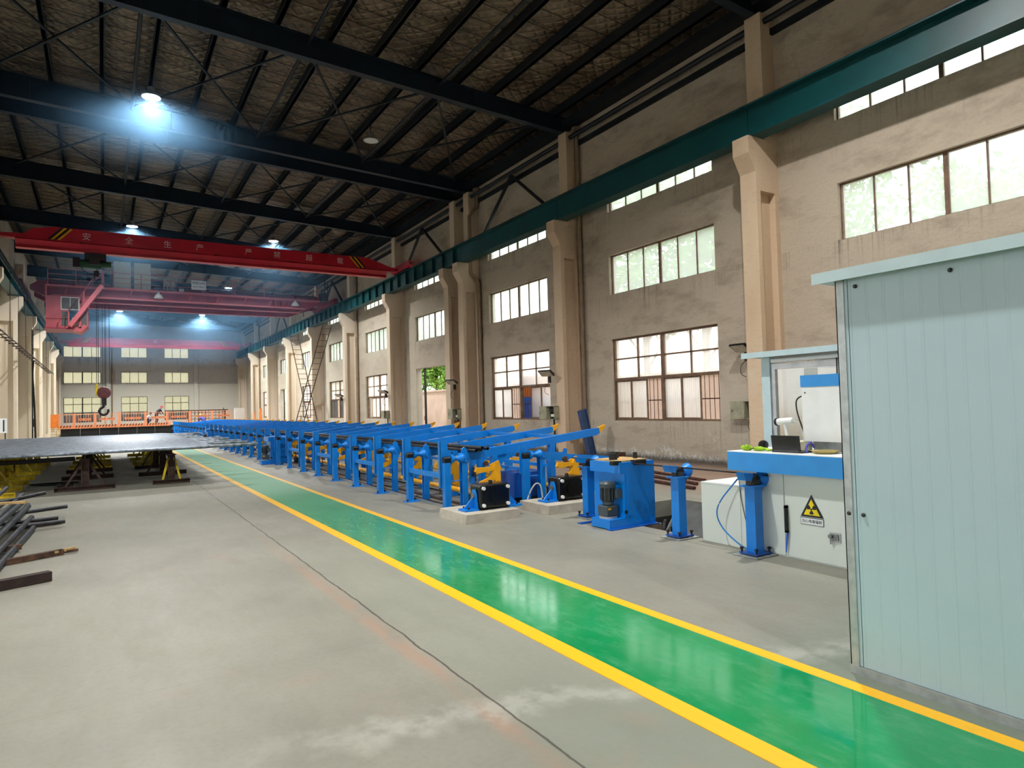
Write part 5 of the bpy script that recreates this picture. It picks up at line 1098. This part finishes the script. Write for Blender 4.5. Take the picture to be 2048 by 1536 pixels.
# stacked blue sheets behind the low end wall windows
for n, (a, b, h) in enumerate(((-3.4, -.2, 2.05), (1.4, 3.8, 2.0), (5.2, 7.6, 2.05))):
    tag(part('blue_stack', MB().box(a, 77.2, -.05, b, 78.4, h-.25).box(a, 77.15, h-.2, b, 78.4, h), 'sheet_blue'), 'blue clad unit behind the low end wall window, %s' % ('stair side', 'centre', 'rack side')[n], 'cladding', 'blue units behind the end wall')
t = empty('brown_rack', (8.3, 68, DZ)); part('frame', MB().box(-1.6, 0, 0, -1.5, .6, 1.15).box(1.5, 0, 0, 1.6, .6, 1.15).box(-1.6, 0, 1.1, 1.8, .6, 1.18).box(1.4, 0, 1.18, 1.45, .1, 1.35), 'timber_dark', t)
for x in np.arange(-1.4, 1.5, .3): part('slat', MB().box(x, .02, .0, x+.05, .08, 1.1), 'timber_dark', t)
for z in (.3, .6, .9): part('shelf', MB().box(-1.5, .02, z, 1.5, .5, z+.05), 'timber_dark', t)
tag(t, 'dark slatted rack behind the platform fence beyond the racks', 'rack')
tag(part('round_hoop', MB().tube([(9.3+.42*math.cos(a), PY+3.4, DZ+.45+.42*math.sin(a)) for a in np.linspace(0, 2*PI, 20)], .02, 6), 'fence_orange', None, True), 'round pale hoop on the fence at the end of the platform', 'hoop')

def person(name, loc, rz, joints, edges, radii, region, hat, label, hatpos, hr=.115):
    """continuous skinned body; region maps a joint name to a material"""
    names = list(joints); me = bpy.data.meshes.new(name); me.from_pydata([joints[k] for k in names], [(names.index(a), names.index(b)) for a, b in edges], [])
    o = bpy.data.objects.new(name, me); COL.objects.link(o)
    sk = o.modifiers.new('Skin', 'SKIN'); sd = o.modifiers.new('Sub', 'SUBSURF'); sd.levels = 1; sd.render_levels = 1
    for i, k in enumerate(names):
        v = me.skin_vertices[0].data[i]; v.radius = (radii[k], radii[k]); v.use_root = k == 'pelvis'
    bpy.context.view_layer.update()
    m2 = bpy.data.meshes.new_from_object(o.evaluated_get(bpy.context.evaluated_depsgraph_get())); o.modifiers.clear(); o.data = m2
    mats = sorted(set(region.values())); m2.materials.clear(); [m2.materials.append(MATS[m]) for m in mats]
    pts = []
    for a, b in edges:
        for q in (0, .25, .5, .75, 1): pts.append((Vector(joints[a]).lerp(Vector(joints[b]), q), region[a] if q < .5 else region[b]))
    for p in m2.polygons:
        c = p.center; p.material_index = mats.index(min(pts, key=lambda t_: (t_[0]-c).length_squared)[1]); p.use_smooth = True
    o.location = loc; o.rotation_euler = (0, 0, rz)
    h = Vector(hatpos)
    part('hard_hat' if hat.startswith('helmet') else 'hair', MB().lathe([(hr+.035 if hat.startswith('helmet') else hr, -.005), (hr, .0), (hr*.93, .06), (hr*.6, .11), (.01, .125)], h, (0, .15, 1), 16), hat, o, True)
    f = Vector(joints['head'])
    part('face_features', MB().cbox(f.x, f.y+.085, f.z-.01, .025, .05, .04).cbox(f.x-.035, f.y+.082, f.z+.02, .025, .02, .012).cbox(f.x+.035, f.y+.082, f.z+.02, .025, .02, .012).cbox(f.x, f.y+.08, f.z-.05, .05, .015, .012), 'skin', o)
    return tag(o, label, 'person', 'workers on the far platform')
E_ = [('pelvis', 'spine'), ('spine', 'chest'), ('chest', 'neck'), ('neck', 'head'), ('chest', 'sh_l'), ('sh_l', 'el_l'), ('el_l', 'ha_l'), ('chest', 'sh_r'), ('sh_r', 'el_r'), ('el_r', 'ha_r'), ('pelvis', 'hip_l'), ('hip_l', 'kn_l'), ('kn_l', 'an_l'), ('an_l', 'to_l'), ('pelvis', 'hip_r'), ('hip_r', 'kn_r'), ('kn_r', 'an_r'), ('an_r', 'to_r')]
RD = dict(pelvis=.15, spine=.14, chest=.16, neck=.055, head=.1, sh_l=.075, el_l=.05, ha_l=.04, sh_r=.075, el_r=.05, ha_r=.04, hip_l=.1, kn_l=.07, an_l=.05, to_l=.04, hip_r=.1, kn_r=.07, an_r=.05, to_r=.04)
def regions(shirt, leg):
    r_ = {k: shirt for k in ('spine', 'chest', 'sh_l', 'sh_r', 'el_l', 'el_r')}; r_.update({k: leg for k in ('pelvis', 'hip_l', 'hip_r', 'kn_l', 'kn_r', 'an_l', 'an_r', 'to_l', 'to_r')}); r_.update({k: 'skin' for k in ('neck', 'head', 'ha_l', 'ha_r')}); return r_
bend = dict(pelvis=(0, 0, .88), spine=(0, .1, 1.05), chest=(0, .25, 1.22), neck=(0, .36, 1.34), head=(0, .45, 1.42), sh_l=(-.19, .27, 1.22), el_l=(-.22, .4, .97), ha_l=(-.18, .55, .82), sh_r=(.19, .27, 1.22), el_r=(.22, .4, .97), ha_r=(.18, .55, .82), hip_l=(-.1, 0, .82), kn_l=(-.11, .06, .47), an_l=(-.11, 0, .09), to_l=(-.12, .14, .04), hip_r=(.1, 0, .82), kn_r=(.11, .06, .47), an_r=(.11, 0, .09), to_r=(.12, .14, .04))
squat = dict(pelvis=(0, -.1, .36), spine=(0, -.02, .52), chest=(0, .12, .70), neck=(0, .22, .82), head=(0, .29, .92), sh_l=(-.19, .13, .70), el_l=(-.24, .3, .5), ha_l=(-.15, .48, .42), sh_r=(.19, .13, .70), el_r=(.24, .3, .5), ha_r=(.15, .48, .42), hip_l=(-.11, -.08, .34), kn_l=(-.17, .3, .46), an_l=(-.14, .06, .09), to_l=(-.15, .2, .04), hip_r=(.11, -.08, .34), kn_r=(.17, .3, .46), an_r=(.14, .06, .09), to_r=(.15, .2, .04))
person('person', (3.75, PY+1.2, DZ), -1.2, bend, E_, RD, regions('shirt_dark', 'trousers'), 'helmet_red', 'standing worker bending forward in dark vest and red hard hat', (0, .45, 1.47))
person('person', (3.05, PY+1.3, DZ), -1.3, squat, E_, RD, regions('shirt_white', 'trousers'), 'hair', 'crouching worker in pale shirt and dark trousers, bareheaded', (0, .29, .95))
person('person', (7.3, PY-.2, 0), .6, {k: (v[0], v[1], v[2]+.25) if k in ('spine', 'chest', 'neck', 'head', 'sh_l', 'sh_r', 'el_l', 'el_r', 'ha_l', 'ha_r') and False else v for k, v in bend.items()}, E_, RD, regions('shirt_purple', 'trousers'), 'helmet_yellow', 'worker in purple shirt and yellow hard hat behind the racks', (0, .45, 1.47))

# ================================================================== SMOKE UNDER THE ROOF
m = bpy.data.materials.new('smoke'); m.use_nodes = True; tn = m.node_tree; tn.nodes.clear()
o_ = tn.nodes.new('ShaderNodeOutputMaterial'); vs_ = tn.nodes.new('ShaderNodeVolumeScatter'); vs_.inputs['Color'].default_value = (.30, .62, 1, 1); vs_.inputs['Density'].default_value = HAZE; vs_.inputs['Anisotropy'].default_value = .35
va_ = tn.nodes.new('ShaderNodeVolumeAbsorption'); va_.inputs['Color'].default_value = (.30, .62, 1, 1); va_.inputs['Density'].default_value = HAZE; ad_ = tn.nodes.new('ShaderNodeAddShader')
tn.links.new(vs_.outputs[0], ad_.inputs[0]); tn.links.new(va_.outputs[0], ad_.inputs[1]); tn.links.new(ad_.outputs[0], o_.inputs['Volume']); MATS['smoke'] = m
tag(part('haze', MB().box(-3.2, 33.0, 6.0, 11.95, 75.7, 8.95), 'smoke'), 'thin bluish smoke hanging in the far half of the hall', 'haze', kind='stuff')
m2_ = m.copy(); m2_.name = 'smoke_layer'
for n_ in m2_.node_tree.nodes:
    if 'Density' in n_.inputs: n_.inputs['Density'].default_value = HAZE*3.6
MATS['smoke_layer'] = m2_
tag(part('haze', MB().box(-3.2, 14.0, 8.97, 11.95, 75.7, 10.32), 'smoke_layer'), 'bluish smoke layer around the lit lamps under the roof', 'haze', kind='stuff')
